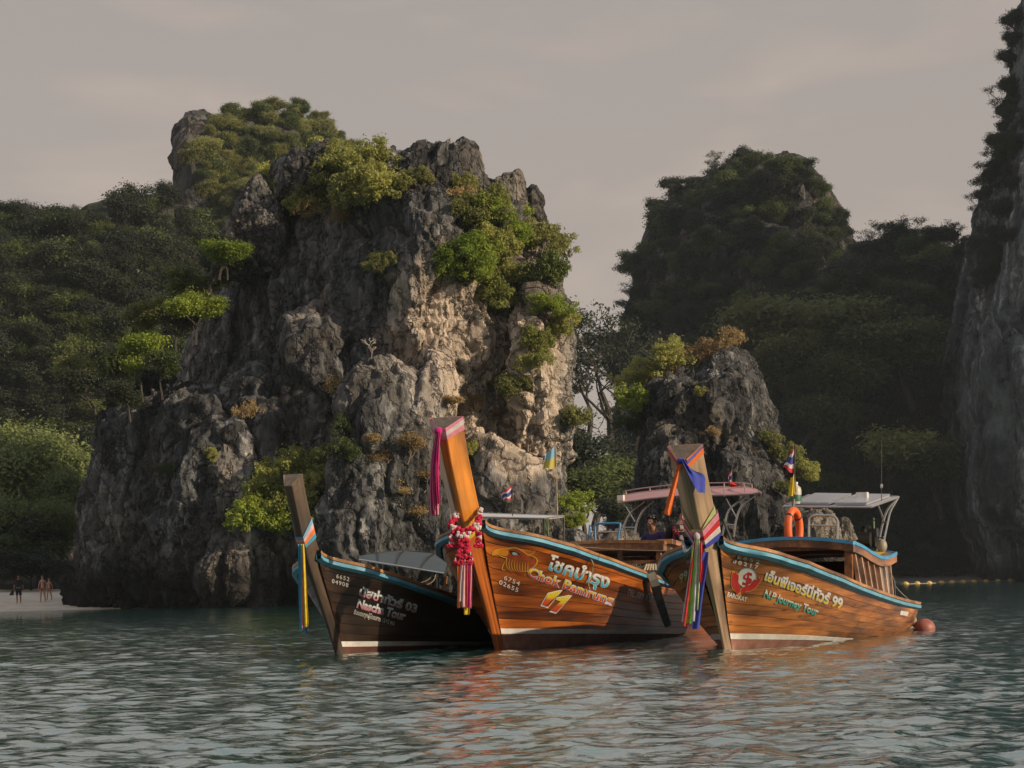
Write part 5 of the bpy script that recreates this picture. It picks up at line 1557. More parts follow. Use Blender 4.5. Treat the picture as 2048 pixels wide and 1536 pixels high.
# posts and cross beam at the open front of the cabin, benches inside
for y in (-0.93, 0.93):
    board(b3, 'cabin_post', (2.70, y, 0.55), (2.70, y, zf(2.7) + zc(y) - 0.03), 0.10, 0.08, M['cabin_wood'], Vector((1, 0, 0)))
board(b3, 'cross_beam', (2.74, -0.9, zf(2.7) - 0.03), (2.74, 0.9, zf(2.7) - 0.03), 0.06, 0.09, M['cabin_wood'])
for x in (2.9, 3.7, 4.5):
    board(b3, 'bench', (x, -0.82, 0.50), (x, 0.82, 0.50), 0.3, 0.035, M['cabin_wood'])
board(b3, 'rear_bulkhead', (5.1, -0.88, 0.72), (5.1, 0.88, 0.72), 0.03, 0.72, M['dark_wood'])

# canopy of light panels on steel tubes
P = b3.P
cf0, cf1, cb1, cb0 = P(1567, 1013, x=4.6), P(1741, 1014, x=4.6), P(1797, 994, x=6.9), P(1615, 991, x=6.9)
M['panel'] = paint('pale_blue_white_sheet', (0.46, 0.45, 0.48), 0.35, 0.12, 3)
mb = MB(); mb.prism([cf0, cf1, cb1, cb0], (0, 0, -0.018)); mb.build('canopy_sheet', M['panel'], b3.root)
nrm = (cf1 - cf0).cross(cb0 - cf0).normalized(); nrm = nrm if nrm.z > 0 else -nrm
q = lambda s, t: (cf0 * (1 - s) + cf1 * s) * (1 - t) + (cb0 * (1 - s) + cb1 * s) * t
for s0, s1 in ((0.10, 0.50), (0.56, 0.92)):
    mb = MB(); mb.prism([q(s0, .10) + nrm * .012, q(s1, .10) + nrm * .012, q(s1, .94) + nrm * .012, q(s0, .94) + nrm * .012], nrm * 0.035); mb.build('solar_panel', paint('solar_panel_glass', (0.40, 0.41, 0.47), 0.2, 0.1, 3), b3.root)
    tubes(b3, 'panel_frame', [[q(a, b) + nrm * .045, q(c, d) + nrm * .045] for a, b, c, d in ((s0, .1, s1, .1), (s1, .1, s1, .94), (s1, .94, s0, .94), (s0, .94, s0, .1))], M['steel'], 0.010)
tubes(b3, 'canopy_frame', [[cf0, cf1], [cf1, cb1], [cb1, cb0], [cb0, cf0]], M['steel'], 0.018)
mb = MB(); mb.box((q(.72, .6) + nrm * 0.07), (0.14, 0.16, 0.10)); mb.build('lamp_box', M['white'], b3.root)
z0 = lambda p, x: Vector((x, p.y, zf(x) + 0.02))
tubes(b3, 'canopy_leg', [[P(1752, 1108, x=5.2), P(1758, 1080, x=5.5), P(1766, 1044, x=6.0), P(1777, 1016, x=6.5), P(1797, 995, x=6.9)]], M['steel'], 0.017)
tubes(b3, 'canopy_leg', [[P(1765, 1104, x=5.2), P(1769, 1075, x=5.4), P(1776, 1042, x=5.8), P(1781, 1022, x=6.2), P(1795, 998, x=6.7)]], M['steel'], 0.017)
tubes(b3, 'canopy_leg', [[P(1757, 1012, x=5.2), P(1764, 1030, x=5.6), P(1767, 1044, x=5.9)]], M['steel'], 0.012)
tubes(b3, 'rung', [[P(1764, 1046, x=5.9), P(1775, 1043, x=5.8)], [P(1758, 1076, x=5.5), P(1768, 1074, x=5.4)]], M['steel'], 0.010)
tubes(b3, 'canopy_leg', [[P(1582, 1088, x=4.3), P(1582, 1050, x=4.4), P(1583, 1014, x=4.6)]], M['steel'], 0.016)
tubes(b3, 'hoop_rail', [[P(1618, 1084, x=4.1), P(1618, 1050, x=4.1), P(1620, 1036, x=4.1), P(1630, 1031, x=4.1), P(1650, 1031, x=4.1), P(1666, 1032, x=4.1), P(1674, 1039, x=4.1), P(1676, 1052, x=4.1), P(1674, 1084, x=4.1)]], M['steel'], 0.017, smooth_n=30)
tubes(b3, 'hoop_rail_bar', [[P(1618, 1050, x=4.1), P(1675, 1052, x=4.1)]], M['steel'], 0.012)
# engine on the stern with its pipes
eng = MB()
c = P(1737, 1080, x=5.6)
eng.box(c, (0.45, 0.28, 0.20)); eng.ball(c + Vector((.1, .05, .1)), (.14, .12, .12)); eng.box(c + Vector((-.16, -.1, .10)), (0.16, 0.14, 0.12)); eng.tube([c + Vector((-.3, -.1, 0)), c + Vector((-.3, .1, 0))], 0.11, 12)
eng.box(c + Vector((0, 0, -.18)), (0.6, 0.36, 0.06))
eng.build('engine', M['black'], b3.root)
tubes(b3, 'exhaust_pipe', [[P(1733, 1079, x=5.5), P(1740, 1072, x=5.5), P(1746, 1067, x=5.6)]], M['steel'], 0.03)
tubes(b3, 'exhaust_pipe', [[P(1706, 1068, x=5.2), P(1714, 1080, x=5.2)]], M['steel'], 0.03)
tubes(b3, 'tiller', [[P(1722, 1078, x=5.6), P(1735, 1068, x=5.7), P(1745, 1058, x=5.8)]], M['pole_dark'], 0.012)
tubes(b3, 'green_pole', [[P(1748, 1080, x=5.7), P(1747, 1036, x=5.7)]], paint('dull_green_pole', (0.16, 0.24, 0.15), 0.6), 0.017)
mb = MB(); mb.ball(P(1764, 1096, x=5.2) + Vector((0, 0, .03)), (.075, .075, .10), 16, 12); mb.build('fuel_can', paint('pale_plastic_can', (0.30, 0.26, 0.20), 0.5), b3.root, True)
tubes(b3, 'stern_stay', [[P(1774, 1134, x=5.4), P(1788, 1160, x=6.2), P(1793, 1176, x=6.8), P(1822, 1204, x=7.8)], [P(1788, 1160, x=6.2), P(1791, 1200, x=6.4)]], M['steel'], 0.010)
tubes(b3, 'antenna', [[P(1763, 1002, x=5.4), P(1763, 880, x=5.4)]], M['pole_dark'], 0.006, 6)
mb = MB(); mb.ball(P(1763, 972, x=5.4), (.022, .022, .035)); mb.build('antenna_mount', M['steel'], b3.root)
tubes(b3, 'stern_tube', [[P(1818, 1228, x=7.7), P(1826, 1232, x=7.8), P(1829, 1244, x=7.8), P(1822, 1250, x=7.8)]], paint('dirty_white_hose', (0.45, 0.38, 0.32), 0.6), 0.035)
mb = MB(); mb.ball((0, 0, 0), (.05, .05, .05)); 
for xx, yy in ((5.9, -.5), (6.3, .2), (6.8, -.1)):
    board(b3, 'stern_thwart', (xx, -0.8, 0.36), (xx, 0.8, 0.36), 0.14, 0.03, M['dark_wood'])

# ---- middle boat: wooden cabin roof, ladder, pink canopy
zf2, zc2 = roof(b2, [(4.06, 1.425), (4.6, 1.37), (5.0, 1.30), (5.5, 1.24)], -0.98, 1.02, 0.03, 0.02, M['cabin_wood'], M['trim_wood'], M['cabin_wood'], 0.13)
for x in (4.15, 5.4):
    for y in (-0.9, -0.3, 0.35, 0.95):
        board(b2, 'cabin_post', (x, y, 0.3), (x, y, zf2(x) - 0.02), 0.07, 0.07, M['cabin_wood'], Vector((1, 0, 0)))
board(b2, 'cross_beam', (4.12, -0.95, zf2(4.1) - 0.28), (4.12, 1.0, zf2(4.1) - 0.28), 0.05, 0.05, M['cabin_wood'])
c = b2.P(1342, 1083, x=4.35)
board(b2, 'hatch_box', c + Vector((-.15, 0.06, 0)), c + Vector((.55, 0.06, -.06)), 0.26, 0.07, M['trim_wood'])
board(b2, 'side_post', b2.P(1349, 1122, x=4.2), b2.P(1352, 1158, x=4.2), 0.07, 0.05, M['post_wood'], Vector((1, 0, 0)))
for x in (1.9, 2.7, 3.5):
    board(b2, 'thwart', (x, -0.9, 0.62), (x, 0.9, 0.62), 0.22, 0.03, M['cabin_wood'])
P = b2.P
M['ladder_blue'] = paint('worn_blue_tube', (0.05, 0.24, 0.46), 0.4, 0.3, 9)
tubes(b2, 'ladder_rail', [[P(1191, 1084, x=4.5), P(1190, 1056, x=4.5), P(1194, 1048, x=4.5), P(1215, 1047, x=4.5), P(1236, 1047, x=4.5), P(1240, 1052, x=4.5), P(1234, 1084, x=4.5)], [P(1180, 1050, x=4.6), P(1177, 1084, x=4.6)]], M['ladder_blue'], 0.017, smooth_n=24)
for q_ in ([P(1180, 1050, x=4.6), P(1187, 1084, x=4.7)], [P(1191, 1056, x=4.5), P(1199, 1084, x=4.7)], [P(1240, 1048, x=4.5), P(1249, 1060, x=4.7), P(1253, 1084, x=4.8)]): tubes(b2, 'ladder_leg', [q_], M['steel'], 0.014)
tubes(b2, 'ladder_rung', [[P(1181, 1064, x=4.55), P(1237, 1064, x=4.5)]], M['steel'], 0.012)
# pink canopy at the stern
M['pink'] = paint('faded_pink_canvas', (0.50, 0.26, 0.26), 0.7, 0.15, 3)
lo = [(1236, 1006), (1270, 1001), (1310, 996), (1370, 991), (1414, 991), (1460, 990), (1500, 988), (1522, 985)]
hi = [(1247, 991), (1270, 987), (1300, 983), (1360, 977), (1408, 975), (1460, 974), (1490, 975), (1508, 978)]
A = smoothpath([P(x, y, x=6.4) for x, y in lo], 28); B = smoothpath([P(x, y, x=7.7) for x, y in hi], 28)
mb = MB(); mb.grid([[a, a * .5 + b * .5 + Vector((0, 0, .02)), b] for a, b in zip(A, B)]); mb.grid([[a - Vector((0, 0, .015)), b - Vector((0, 0, .015))] for a, b in zip(A, B)]); mb.build('canopy_sheet', M['pink'], b2.root, True)
M['rail_pink'] = paint('worn_pinkish_tube', (0.46, 0.30, 0.28), 0.4, 0.2, 6, metal=0.4)
tubes(b2, 'canopy_frame', [A, B, [A[0], B[0]], [A[-1], B[-1]], [A[14], B[14]]], M['rail_pink'], 0.017, smooth_n=40)
up = lambda p, h: p + Vector((0, 0, h))
tubes(b2, 'roof_rail', [[up(b, .07) for b in B[1:28]], [up(B[1], .07), B[1]], [up(B[8], .07), B[8]], [up(B[20], .07), B[20]], [up(B[27], .07), B[27]], [up(A[i], .0) for i in (19, 19)] + [up(A[19] * .5 + B[19] * .5, .12), B[19]],
                        [A[23], up(A[23] * .5 + B[23] * .5, .12), B[23]]], M['rail_pink'], 0.011, smooth_n=30)
mb = MB(); mb.box(P(1242, 996, x=6.6), (0.09, 0.10, 0.09)); mb.build('lamp_box', M['white'], b2.root)
for name, px in (('canopy_arch', [(1241, 1078), (1250, 1046), (1265, 1022), (1290, 1002)]), ('canopy_arch', [(1268, 1078), (1274, 1046), (1286, 1022), (1307, 1001)]),
                 ('canopy_arch', [(1444, 1072), (1450, 1046), (1459, 1019), (1489, 994)]), ('canopy_arch', [(1467, 1074), (1472, 1041), (1483, 1013), (1509, 991)]),
                 ('canopy_brace', [(1247, 1004), (1270, 1043)]), ('canopy_brace', [(1452, 996), (1472, 1034)]), ('arch_rung', [(1249, 1055), (1272, 1055)]), ('arch_rung', [(1448, 1049), (1471, 1050)])):
    tubes(b2, name, [[P(x, y, x=6.5) for x, y in px]], M['steel'], 0.013 if 'rung' in name or 'brace' in name else 0.017, smooth_n=14)

# ---- left boat: low hooped awning and white stern roof
P = b1.P
M['tarp'] = paint('grey_green_tarpaulin', (0.030, 0.050, 0.053), 0.4, 0.2, 3)
rod = smoothpath([P(718, 1119, x=2.7), P(760, 1126, x=2.7), P(810, 1134, x=2.7), P(888, 1147, x=2.7)], 20)
arc = smoothpath([P(718, 1118, x=2.9), P(740, 1110, x=3.5), P(775, 1104, x=4.2), P(820, 1103, x=4.6), P(872, 1108, x=4.6), P(905, 1118, x=4.4)], 20)
mb = MB(); mb.grid([[r_ + (a - r_) * t + Vector((0, 0, 0.05 * math.sin(math.pi * t))) for t in np.linspace(0, 1, 7)] for r_, a in zip(rod, arc)]); mb.build('awning_sheet', M['tarp'], b1.root, True)
tubes(b1, 'awning_rod', [rod], M['steel'], 0.014, smooth_n=20)
tubes(b1, 'awning_hoop', [arc] + [[rod[i], (rod[i] + arc[i]) * .5 + Vector((0, 0, .065)), arc[i]] for i in (6, 11, 16)], M['black'], 0.014, smooth_n=20)
tubes(b1, 'awning_post', [[rod[3], rod[3] - Vector((0, 0, .5))], [rod[19], rod[19] - Vector((0, 0, .45))], [arc[16], arc[16] - Vector((0, 0, .7))]], M['black'], 0.014)
for x in (1.6, 2.4, 3.3, 4.4):
    board(b1, 'thwart', (x, -0.7, 0.55), (x, 0.7, 0.55), 0.22, 0.03, M['dark_wood'])
board(b1, 'side_post', P(893, 1152, x=3.2), P(888, 1190, x=3.2), 0.03, 0.03, M['trim_wood'], Vector((1, 0, 0)))
R0, R1, R2, R3 = P(955, 1034, x=5.6), P(1088, 1037, x=5.6), P(1128, 1032, x=6.6), P(962, 1027, x=6.9)
mb = MB(); mb.prism([R0, R1, R2, R3], (0, 0, -0.02)); mb.build('stern_roof', M['white'], b1.root)
tubes(b1, 'stern_roof_frame', [[R0, R1], [R1, R2], [R2, R3], [R3, R0]], M['steel'], 0.014)
tubes(b1, 'stern_roof_post', [[R1, Vector((R1.x, R1.y, .3))], [R0, Vector((R0.x, R0.y, .3))], [R2, Vector((R2.x, R2.y * .9, .3))]], M['black'], 0.016)
mb = MB(); g = P(1090, 1050, x=5.7)
for k in range(14): mb.tube([g + Vector((random.uniform(-.05, .05), random.uniform(-.05, .05), .1)), g + Vector((random.uniform(-.06, .06), random.uniform(-.06, .06), -.28 - .15 * random.random()))], 0.008, 4)
mb.build('green_cord_bundle', paint('dull_green_cord', (0.14, 0.20, 0.10), 0.9), b1.root)


# ---------------------------------------------------------------- things hung, tied, leant or standing on the boats
def strip(name, path, widths, mat, parent, side=Vector((1, 0, 0)), folds=3, depth=0.03, seed=0, cols=9):
    """a hanging strip of cloth along world points, gathered into folds"""
    rng = random.Random(seed); ph = rng.uniform(0, 6)
    n = max(10, 4 * len(path)); S = smoothpath(path, n); rows = []
    for i, p in enumerate(S):
        t = i / n
        w = float(np.interp(t, np.linspace(0, 1, len(widths)), widths))
        rows.append([p + side * (w * (k / (cols - 1) - 0.5)) + Vector((0, 1, 0)) * (depth * math.sin(folds * 6.28 * k / (cols - 1) + ph + 2.2 * t) * min(1, t * 4 + .25)) + Vector((0, 0, 0.012 * math.sin(9 * k + ph) * (t > .97))) for k in range(cols)])
    me = MB(); me.grid(rows)
    o = me.build(name, mat, parent, True)
    return o


def thing(name, label, cat, group=None): return empty(name, (0, 0, 0), 0, label, cat, group)


def ring_at(bt, z, out=0.012, lift=0.0):
    x = bt.stemx(z); dx = (bt.stemx(z + .05) - bt.stemx(z - .05)) / .1
    t = Vector((dx, 0, 1)).normalized(); bk = Vector((t.z, 0, -t.x))
    f = min(1, max(0, z / max(bt.zS0, .1)))
    W = 0.10 + (bt.stem_w - 0.10) * f + 0.015 * max(0, z - bt.zS0) + out; D = bt.stem_d; fw = bt.front_w + out * .6
    p = Vector((x, 0, z)) - bk * out
    return [bt.Mw @ q_ for q_ in (p + Vector((0, -fw, 0)), p + bk * (D + out) + Vector((0, -W, 0)) + t * lift, p + bk * (D + .03 + 2 * out) + Vector((0, -W * .9, 0)) + t * lift, p + bk * (D + .03 + 2 * out) + Vector((0, W * .9, 0)) + t * lift,
                                  p + bk * (D + out) + Vector((0, W, 0)) + t * lift, p + Vector((0, fw, 0)))]


def band(bt, name, z0, z1, mat, parent, lift0=0.0, lift1=None, out=0.012, wrinkle=0.006):
    lift1 = lift0 if lift1 is None else lift1
    rows = []
    for k in range(5):
        t = k / 4; R = ring_at(bt, z0 + (z1 - z0) * t, out + wrinkle * math.sin(3.1 * k), lift0 + (lift1 - lift0) * t)
        pts = []
        for i in range(6):
            a, b = R[i], R[(i + 1) % 6]
            pts += [a + (b - a) * s for s in (0, .33, .66)]
        rows.append(pts + pts[:1])
    mb = MB(); mb.grid(rows); return mb.build(name, mat, parent, True)


C = {k: cloth(k + '_cloth', v) for k, v in dict(magenta=(0.62, 0.02, 0.22), pink=(0.72, 0.27, 0.36), palepink=(0.76, 0.48, 0.50), white=(0.68, 0.62, 0.62), orange=(0.85, 0.20, 0.035), blue=(0.045, 0.065, 0.40), green=(0.25, 0.72, 0.10), red=(0.62, 0.02, 0.03),
                                                yellow=(0.72, 0.52, 0.02), skyblue=(0.06, 0.34, 0.50), lime=(0.48, 0.58, 0.26), salmon=(0.78, 0.34, 0.22), cream=(0.70, 0.55, 0.33), violet=(0.14, 0.13, 0.42), lightblue=(0.20, 0.45, 0.66)).items()}


def hang(par, bt, name, pxs, widths_px, col, d_off=-0.10, folds=2, seed=0, depth=0.02):
    d = (bt.Mw @ Vector((bt.stemx(1.2), 0, 0))).y + d_off
    pts = [at(x, y, d) for x, y in pxs]
    return strip(name, pts, [w * d / FPX for w in widths_px], C[col], par, Vector((1, 0, 0)), folds, depth, seed)


# top of the orange prow: pink and white sash with magenta tails
s = thing('prow_sash', 'pink and white sash with long magenta tails tied round the top of the orange prow', 'sash')
zt = b2.top
for k, col in enumerate(('pink', 'white', 'pink')):
    band(b2, 'sash_band', zt - 0.125 + 0.045 * k, zt - 0.125 + 0.045 * (k + 1), C[col], s, 0.06 + 0.02 * k, 0.08 + .02 * k)
mb = MB(); kp = at(877, 862, (b2.Mw @ Vector((b2.stemx(2.6), 0, 0))).y - .06); mb.ball(kp, (.055, .04, .05), 10, 8); mb.build('knot', C['magenta'], s, True)
dd2 = b2.stemx(2.4)
for i, (x0, x1, w0, w1, yb, col) in enumerate([(873, 864, 5, 8, 1022, 'white'), (875, 868, 6, 13, 1031, 'magenta'), (877, 873, 6, 10, 1029, 'pink'), (876, 870, 5, 8, 1018, 'magenta'), (879, 878, 5, 7, 1008, 'magenta')]):
    d = (b2.Mw @ Vector((dd2, 0, 0))).y - 0.10 - 0.02 * i
    pts = [at(x0 + (x1 - x0) * t - 4 * math.sin(math.pi * t), 862 + (yb - 862) * t, d) for t in (0, .25, .5, .75, 1)]
    strip('tail', pts, [w * d / FPX for w in (w0, w1, w1 * 1.05, w1)], C[col], s, Vector((1, 0, 0)), 2, .02, i)

# flower garland round the neck of the orange prow
g = thing('flower_garland', 'red and white flower garland with striped ribbon tails round the neck of the orange prow', 'garland')
F_red = paint('red_flower', (0.56, 0.012, 0.055), 0.8, 0.35, 30); F_white = paint('white_flower', (0.62, 0.54, 0.52), 0.8, 0.2, 30); F_bead = paint('bead_white', (0.6, 0.55, 0.5), 0.4)
dg_ = (b2.Mw @ Vector((b2.stemx(1.6), 0, 0))).y - 0.16


def flowers(name, path, r, mat, n, jit=0.25, seed=0):
    r *= 1.3; rng = random.Random(seed); S = smoothpath(path, n) if len(path) > 2 else [path[0] + (path[-1] - path[0]) * k / n for k in range(n + 1)]
    mb = MB()
    for p in S:
        for k in range(5):
            v = Vector((rng.uniform(-1, 1), rng.uniform(-1, 1), rng.uniform(-1, 1))) * r * 0.62
            mb.ball(p + v, r * rng.uniform(0.42, 0.6), 6, 4)
    return mb.build(name, mat, g, False)


G = lambda x, y, o=0.0: at(x, y, dg_ + o)
flowers('white_flower_rope', [G(915, 1027, .12), G(911, 1033, .08)], .030, F_white, 3, seed=1)
flowers('red_flower_rope', [G(908, 1037, .07), G(902, 1046, .04), G(902, 1052, .02)], .033, F_red, 6, seed=2)
flowers('white_flower_rope', [G(905, 1055), G(909, 1057)], .032, F_white, 2, seed=3)
flowers('red_flower_rope', [G(911, 1058), G(920, 1063, -.03), G(930, 1064, -.05), G(942, 1060, -.03), G(949, 1055)], .036, F_red, 12, seed=4)
flowers('white_flower_rope', [G(951, 1054), G(956, 1052)], .036, F_white, 3, seed=5)
flowers('red_flower_rope', [G(956, 1047), G(957, 1040, .04), G(958, 1034, .07)], .036, F_red, 5, seed=6)
flowers('white_flower_rope', [G(959, 1029, .1), G(961, 1020, .14)], .030, F_white, 3, seed=7)
flowers('white_flower_rope', [G(921, 1070, -.05), G(935, 1070, -.05)], .040, F_white, 5, seed=8)
for x in (922, 934):
    flowers('red_flower_column', [G(x, 1077, -.05), G(x, 1101, -.05)], .040, F_red, 9, seed=x)
for cx, tops in ((903, 1068), (957, 1068)):
    flowers('red_flower_tassel', [G(cx, tops, -.02), G(cx, tops + 1, -.02)], .035, F_red, 1, seed=cx); flowers('white_flower_tassel', [G(cx, tops + 6, -.02), G(cx, tops + 7, -.02)], .030, F_white, 1, seed=cx + 1)
    flowers('red_flower_tassel', [G(cx, tops + 12, -.02), G(cx, tops + 13, -.02)], .032, F_red, 1, seed=cx + 2)
    mb = MB(); [mb.ball(G(cx + k, tops + 18, -.02), (.011, .011, .03), 6, 5) for k in (-4, 0, 4)]; mb.build('bead', F_bead, g)
    flowers('red_flower_tassel', [G(cx - 7, tops + 24, -.02), G(cx + 7, tops + 24, -.02)], .024, F_red, 6, seed=cx + 3)
for y, xs in ((1113, (915, 924, 932, 941)), (1125, (911, 920, 930, 940, 945))):
    flowers('red_flower_fringe', [G(xs[0], y, -.06), G(xs[-1], y, -.06)], .026, F_red, 9, seed=y)
    mb = MB(); [mb.ball(G(x, y - 6, -.06), (.010, .010, .026), 6, 5) for x in xs]; mb.build('bead', F_bead, g)
for i, (x, w, yb, col) in enumerate([(919, 7, 1216, 'orange'), (923, 7, 1203, 'white'), (928, 7, 1214, 'palepink'), (931, 5, 1212, 'salmon'), (934, 6, 1216, 'orange'), (938, 6, 1216, 'magenta'), (941, 5, 1210, 'cream'), (943, 4, 1216, 'pink'), (935, 11, 1229, 'yellow')]):
    d = dg_ - 0.05 - 0.012 * (i % 3) + (0.05 if col == 'yellow' else 0)
    strip('ribbon_tail', [at(x - 1 + 0.5 * math.sin(i + t * 4), 1126 + (yb - 1126) * t, d) for t in (0, .3, .6, 1)], [w * .8 * d / FPX, w * 1.0 * d / FPX, w * 1.08 * d / FPX], C[col], g, Vector((1, 0, 0)), 1, .012, i)
for k, col in enumerate(('yellow', 'lime', 'skyblue')):
    band(b2, 'neck_band', 1.43 + 0.035 * k, 1.43 + 0.035 * (k + 1), C[col], g, 0.04, 0.06)

# left prow
s = thing('prow_sash', 'blue, yellow and pink ribbons tied round the small dark prow', 'sash')
z = b1.P(605, 1092, y=0).z
for k, col in enumerate(('skyblue', 'orange', 'palepink', 'lightblue')):
    band(b1, 'sash_band', z - 0.02 + .034 * k, z - 0.02 + .034 * (k + 1), C[col], s, .05 + .03 * k, .08 + .03 * k)
for i, (x0, x1, w, yb, col) in enumerate([(599, 603, 8, 1262, 'skyblue'), (604, 606, 5, 1256, 'pink'), (605, 612, 8, 1254, 'yellow'), (606, 614, 6, 1248, 'yellow'), (602, 611, 5, 1266, 'skyblue'), (608, 613, 6, 1264, 'violet')]):
    d = (b1.Mw @ Vector((b1.stemx(1.3), 0, 0))).y - .10 - .015 * i + (.06 if i > 3 else 0)
    strip('ribbon_tail', [at(x0 + (x1 - x0) * t, 1088 + (yb - 1088) * t, d) for t in (0, .3, .6, 1)], [w * .7 * d / FPX, w * d / FPX, w * 1.1 * d / FPX], C[col], s, Vector((1, 0, 0)), 1, .014, i)

# right prow, top: orange and blue cloths
s = thing('prow_sash', 'orange and dark blue cloths tied round the top of the bare tan prow', 'sash')
zt = b3.top
band(b3, 'sash_band', zt - 0.10, zt - 0.05, C['orange'], s, .09, .10); band(b3, 'sash_band', zt - .05, zt - .01, C['violet'], s, .10, .11)
band(b3, 'sash_band', zt - .01, zt + .008, C['orange'], s, .115, .118)
dT = (b3.Mw @ Vector((b3.stemx(2.1), 0, 0))).y - 0.09
for i, (x1, w, yb) in enumerate([(1331, 7, 1028), (1337, 8, 1030), (1335, 6, 1024)]):
    strip('orange_tail', [at(1361 + (x1 - 1361) * t ** .9, 924 + (yb - 924) * t, dT - .01 * i) for t in (0, .3, .65, 1)], [6 * dT / FPX, w * dT / FPX, w * 1.15 * dT / FPX], C['orange'], s, Vector((1, 0, 0)), 1, .012, i)
dB = dT - 0.02
rows = []
Lc = smoothpath([at(1362, 922, dB), at(1372, 940, dB), at(1384, 964, dB), at(1395, 985, dB + .02)], 16); Rc = smoothpath([at(1366, 917, dB), at(1385, 940, dB + .06), at(1408, 952, dB + .2), at(1410, 986, dB + .2)], 16)
for i, (a, b) in enumerate(zip(Lc, Rc)):
    rows.append([a + (b - a) * t + Vector((0, -0.03 - .022 * math.sin(9 * t + i * .5), 0)) for t in np.linspace(0, 1, 11)])
mb = MB(); mb.grid(rows); mb.build('blue_drape', C['blue'], s, True)
mb = MB(); mb.ball(at(1361, 922, dT - .02), (.04, .035, .035), 10, 8); mb.build('knot', C['blue'], s, True)

# right prow, neck: pale sash with green, white, red and blue tails
s = thing('prow_sash', 'white, green, red and blue ribbons knotted round the neck of the bare tan prow', 'sash')
z = b3.P(1396, 1066, y=0).z
for k, (col, h, lf) in enumerate([('blue', .05, .0), ('white', .055, .03), ('red', .045, .06), ('pink', .06, .09)]):
    zz0 = z - 0.17 + .05 * k
    band(b3, 'sash_band', zz0, zz0 + h, C[col], s, lf, lf + .02, 0.02 + .006 * k)
band(b3, 'sash_band', z - .02, z + .045, C['lime'], s, .17, .19, .015)
dN = (b3.Mw @ Vector((b3.stemx(1.25), 0, 0))).y - 0.12
mb = MB(); mb.ball(at(1394, 1072, dN - .01), (.038, .03, .055), 10, 8); mb.build('knot', C['white'], s, True)
for i, (pts, ws, col) in enumerate([([(1393, 1072), (1388, 1120), (1384, 1190), (1379, 1247)], (5, 9, 11), 'green'), ([(1395, 1072), (1393, 1130), (1391, 1190), (1390, 1243)], (6, 9, 11), 'white'), ([(1396, 1074), (1398, 1120), (1397, 1170), (1395, 1220)], (4, 5, 4), 'lime'),
                                    ([(1390, 1080), (1382, 1150), (1376, 1205), (1371, 1252)], (4, 6, 8), 'red'), ([(1389, 1082), (1380, 1150), (1372, 1205), (1367, 1244)], (3, 4, 6), 'white'), ([(1386, 1090), (1384, 1160), (1382, 1215), (1380, 1256)], (5, 6, 8), 'palepink'),
                                    ([(1412, 1104), (1408, 1130), (1404, 1165), (1398, 1210), (1391, 1258)], (8, 11, 8, 8, 12), 'blue'), ([(1402, 1085), (1403, 1110), (1403, 1140), (1401, 1165)], (4, 5, 3), 'red')]):
    strip('ribbon_tail', [at(x, y, dN - .012 * (i % 4) + (.04 if i in (3, 4, 5) else 0)) for x, y in pts], [w * 1.3 * dN / FPX for w in ws], C[col], s, Vector((1, 0, 0)), 1, .016, i)
strip('white_loop', [at(1394, 1074, dN), at(1384, 1092, dN - .02), at(1372, 1102, dN), at(1367, 1092, dN + .05), at(1364, 1080, dN + .1)], [6 * dN / FPX, 9 * dN / FPX, 10 * dN / FPX, 6 * dN / FPX], C['white'], s, Vector((.6, 0, .8)), 1, .012, 4)


# ---- flags
def stripes_mat(name, stops, axis='Y'):
    m, nt, N, L, b = new_mat(name)
    tc = N.new('ShaderNodeTexCoord'); sp = N.new('ShaderNodeSeparateXYZ'); L.new(tc.outputs['UV'], sp.inputs[0])
    r = ramp(nt, sp.outputs[axis], stops); r.color_ramp.interpolation = 'CONSTANT'
    L.new(r.outputs[0], b.inputs['Base Color']); b.inputs['Roughness'].default_value = 0.85
    t = N.new('ShaderNodeBsdfTranslucent'); L.new(r.outputs[0], t.inputs['Color']); mx = N.new('ShaderNodeMixShader'); mx.inputs[0].default_value = 0.3
    L.new(b.outputs[0], mx.inputs[1]); L.new(t.outputs[0], mx.inputs[2]); L.new(mx.outputs[0], N['Material Output'].inputs[0])
    return m


FR, FW, FB = (0.66, 0.05, 0.06), (0.72, 0.69, 0.66), (0.07, 0.075, 0.30)
five = stripes_mat('red_white_blue_flag', [(0, FR), (1 / 6, FW), (2 / 6, FB), (4 / 6, FW), (5 / 6, FR)])
two = stripes_mat('yellow_blue_flag', [(0, (0.66, 0.55, 0.14)), (0.5, (0.30, 0.55, 0.70))])


def flag(label, pole_px, cloths, d, pole_mat, pr=0.009):
    f = thing('flag', label, 'flag')
    mb = MB(); mb.tube([at(x, y, d) for x, y in pole_px], pr, 6); mb.build('pole', pole_mat, f, True)
    for quad, m, ph in cloths:
        a, b, c_, e = [at(x, y, d) for x, y in quad]                   # hoist top, fly top, fly bottom, hoist bottom
        V, UV, n, k = [], [], 14, 9
        for i in range(n):
            for j in range(k):
                s_, t = i / (n - 1), j / (k - 1)
                p = (a * (1 - s_) + b * s_) * t + (e * (1 - s_) + c_ * s_) * (1 - t)
                V.append(p + Vector((0, 1, 0)) * (0.05 * s_ * math.sin(7 * s_ + ph + 1.5 * t)) + Vector((0, 0, 0.014 * math.sin(9 * s_ + ph)))); UV.append((s_, t))
        F = [(i * k + j, (i + 1) * k + j, (i + 1) * k + j + 1, i * k + j + 1) for i in range(n - 1) for j in range(k - 1)]
        link('flag_cloth', mesh_np('flag_cloth', [tuple(v) for v in V], F, True, m, UV), f)
    return f


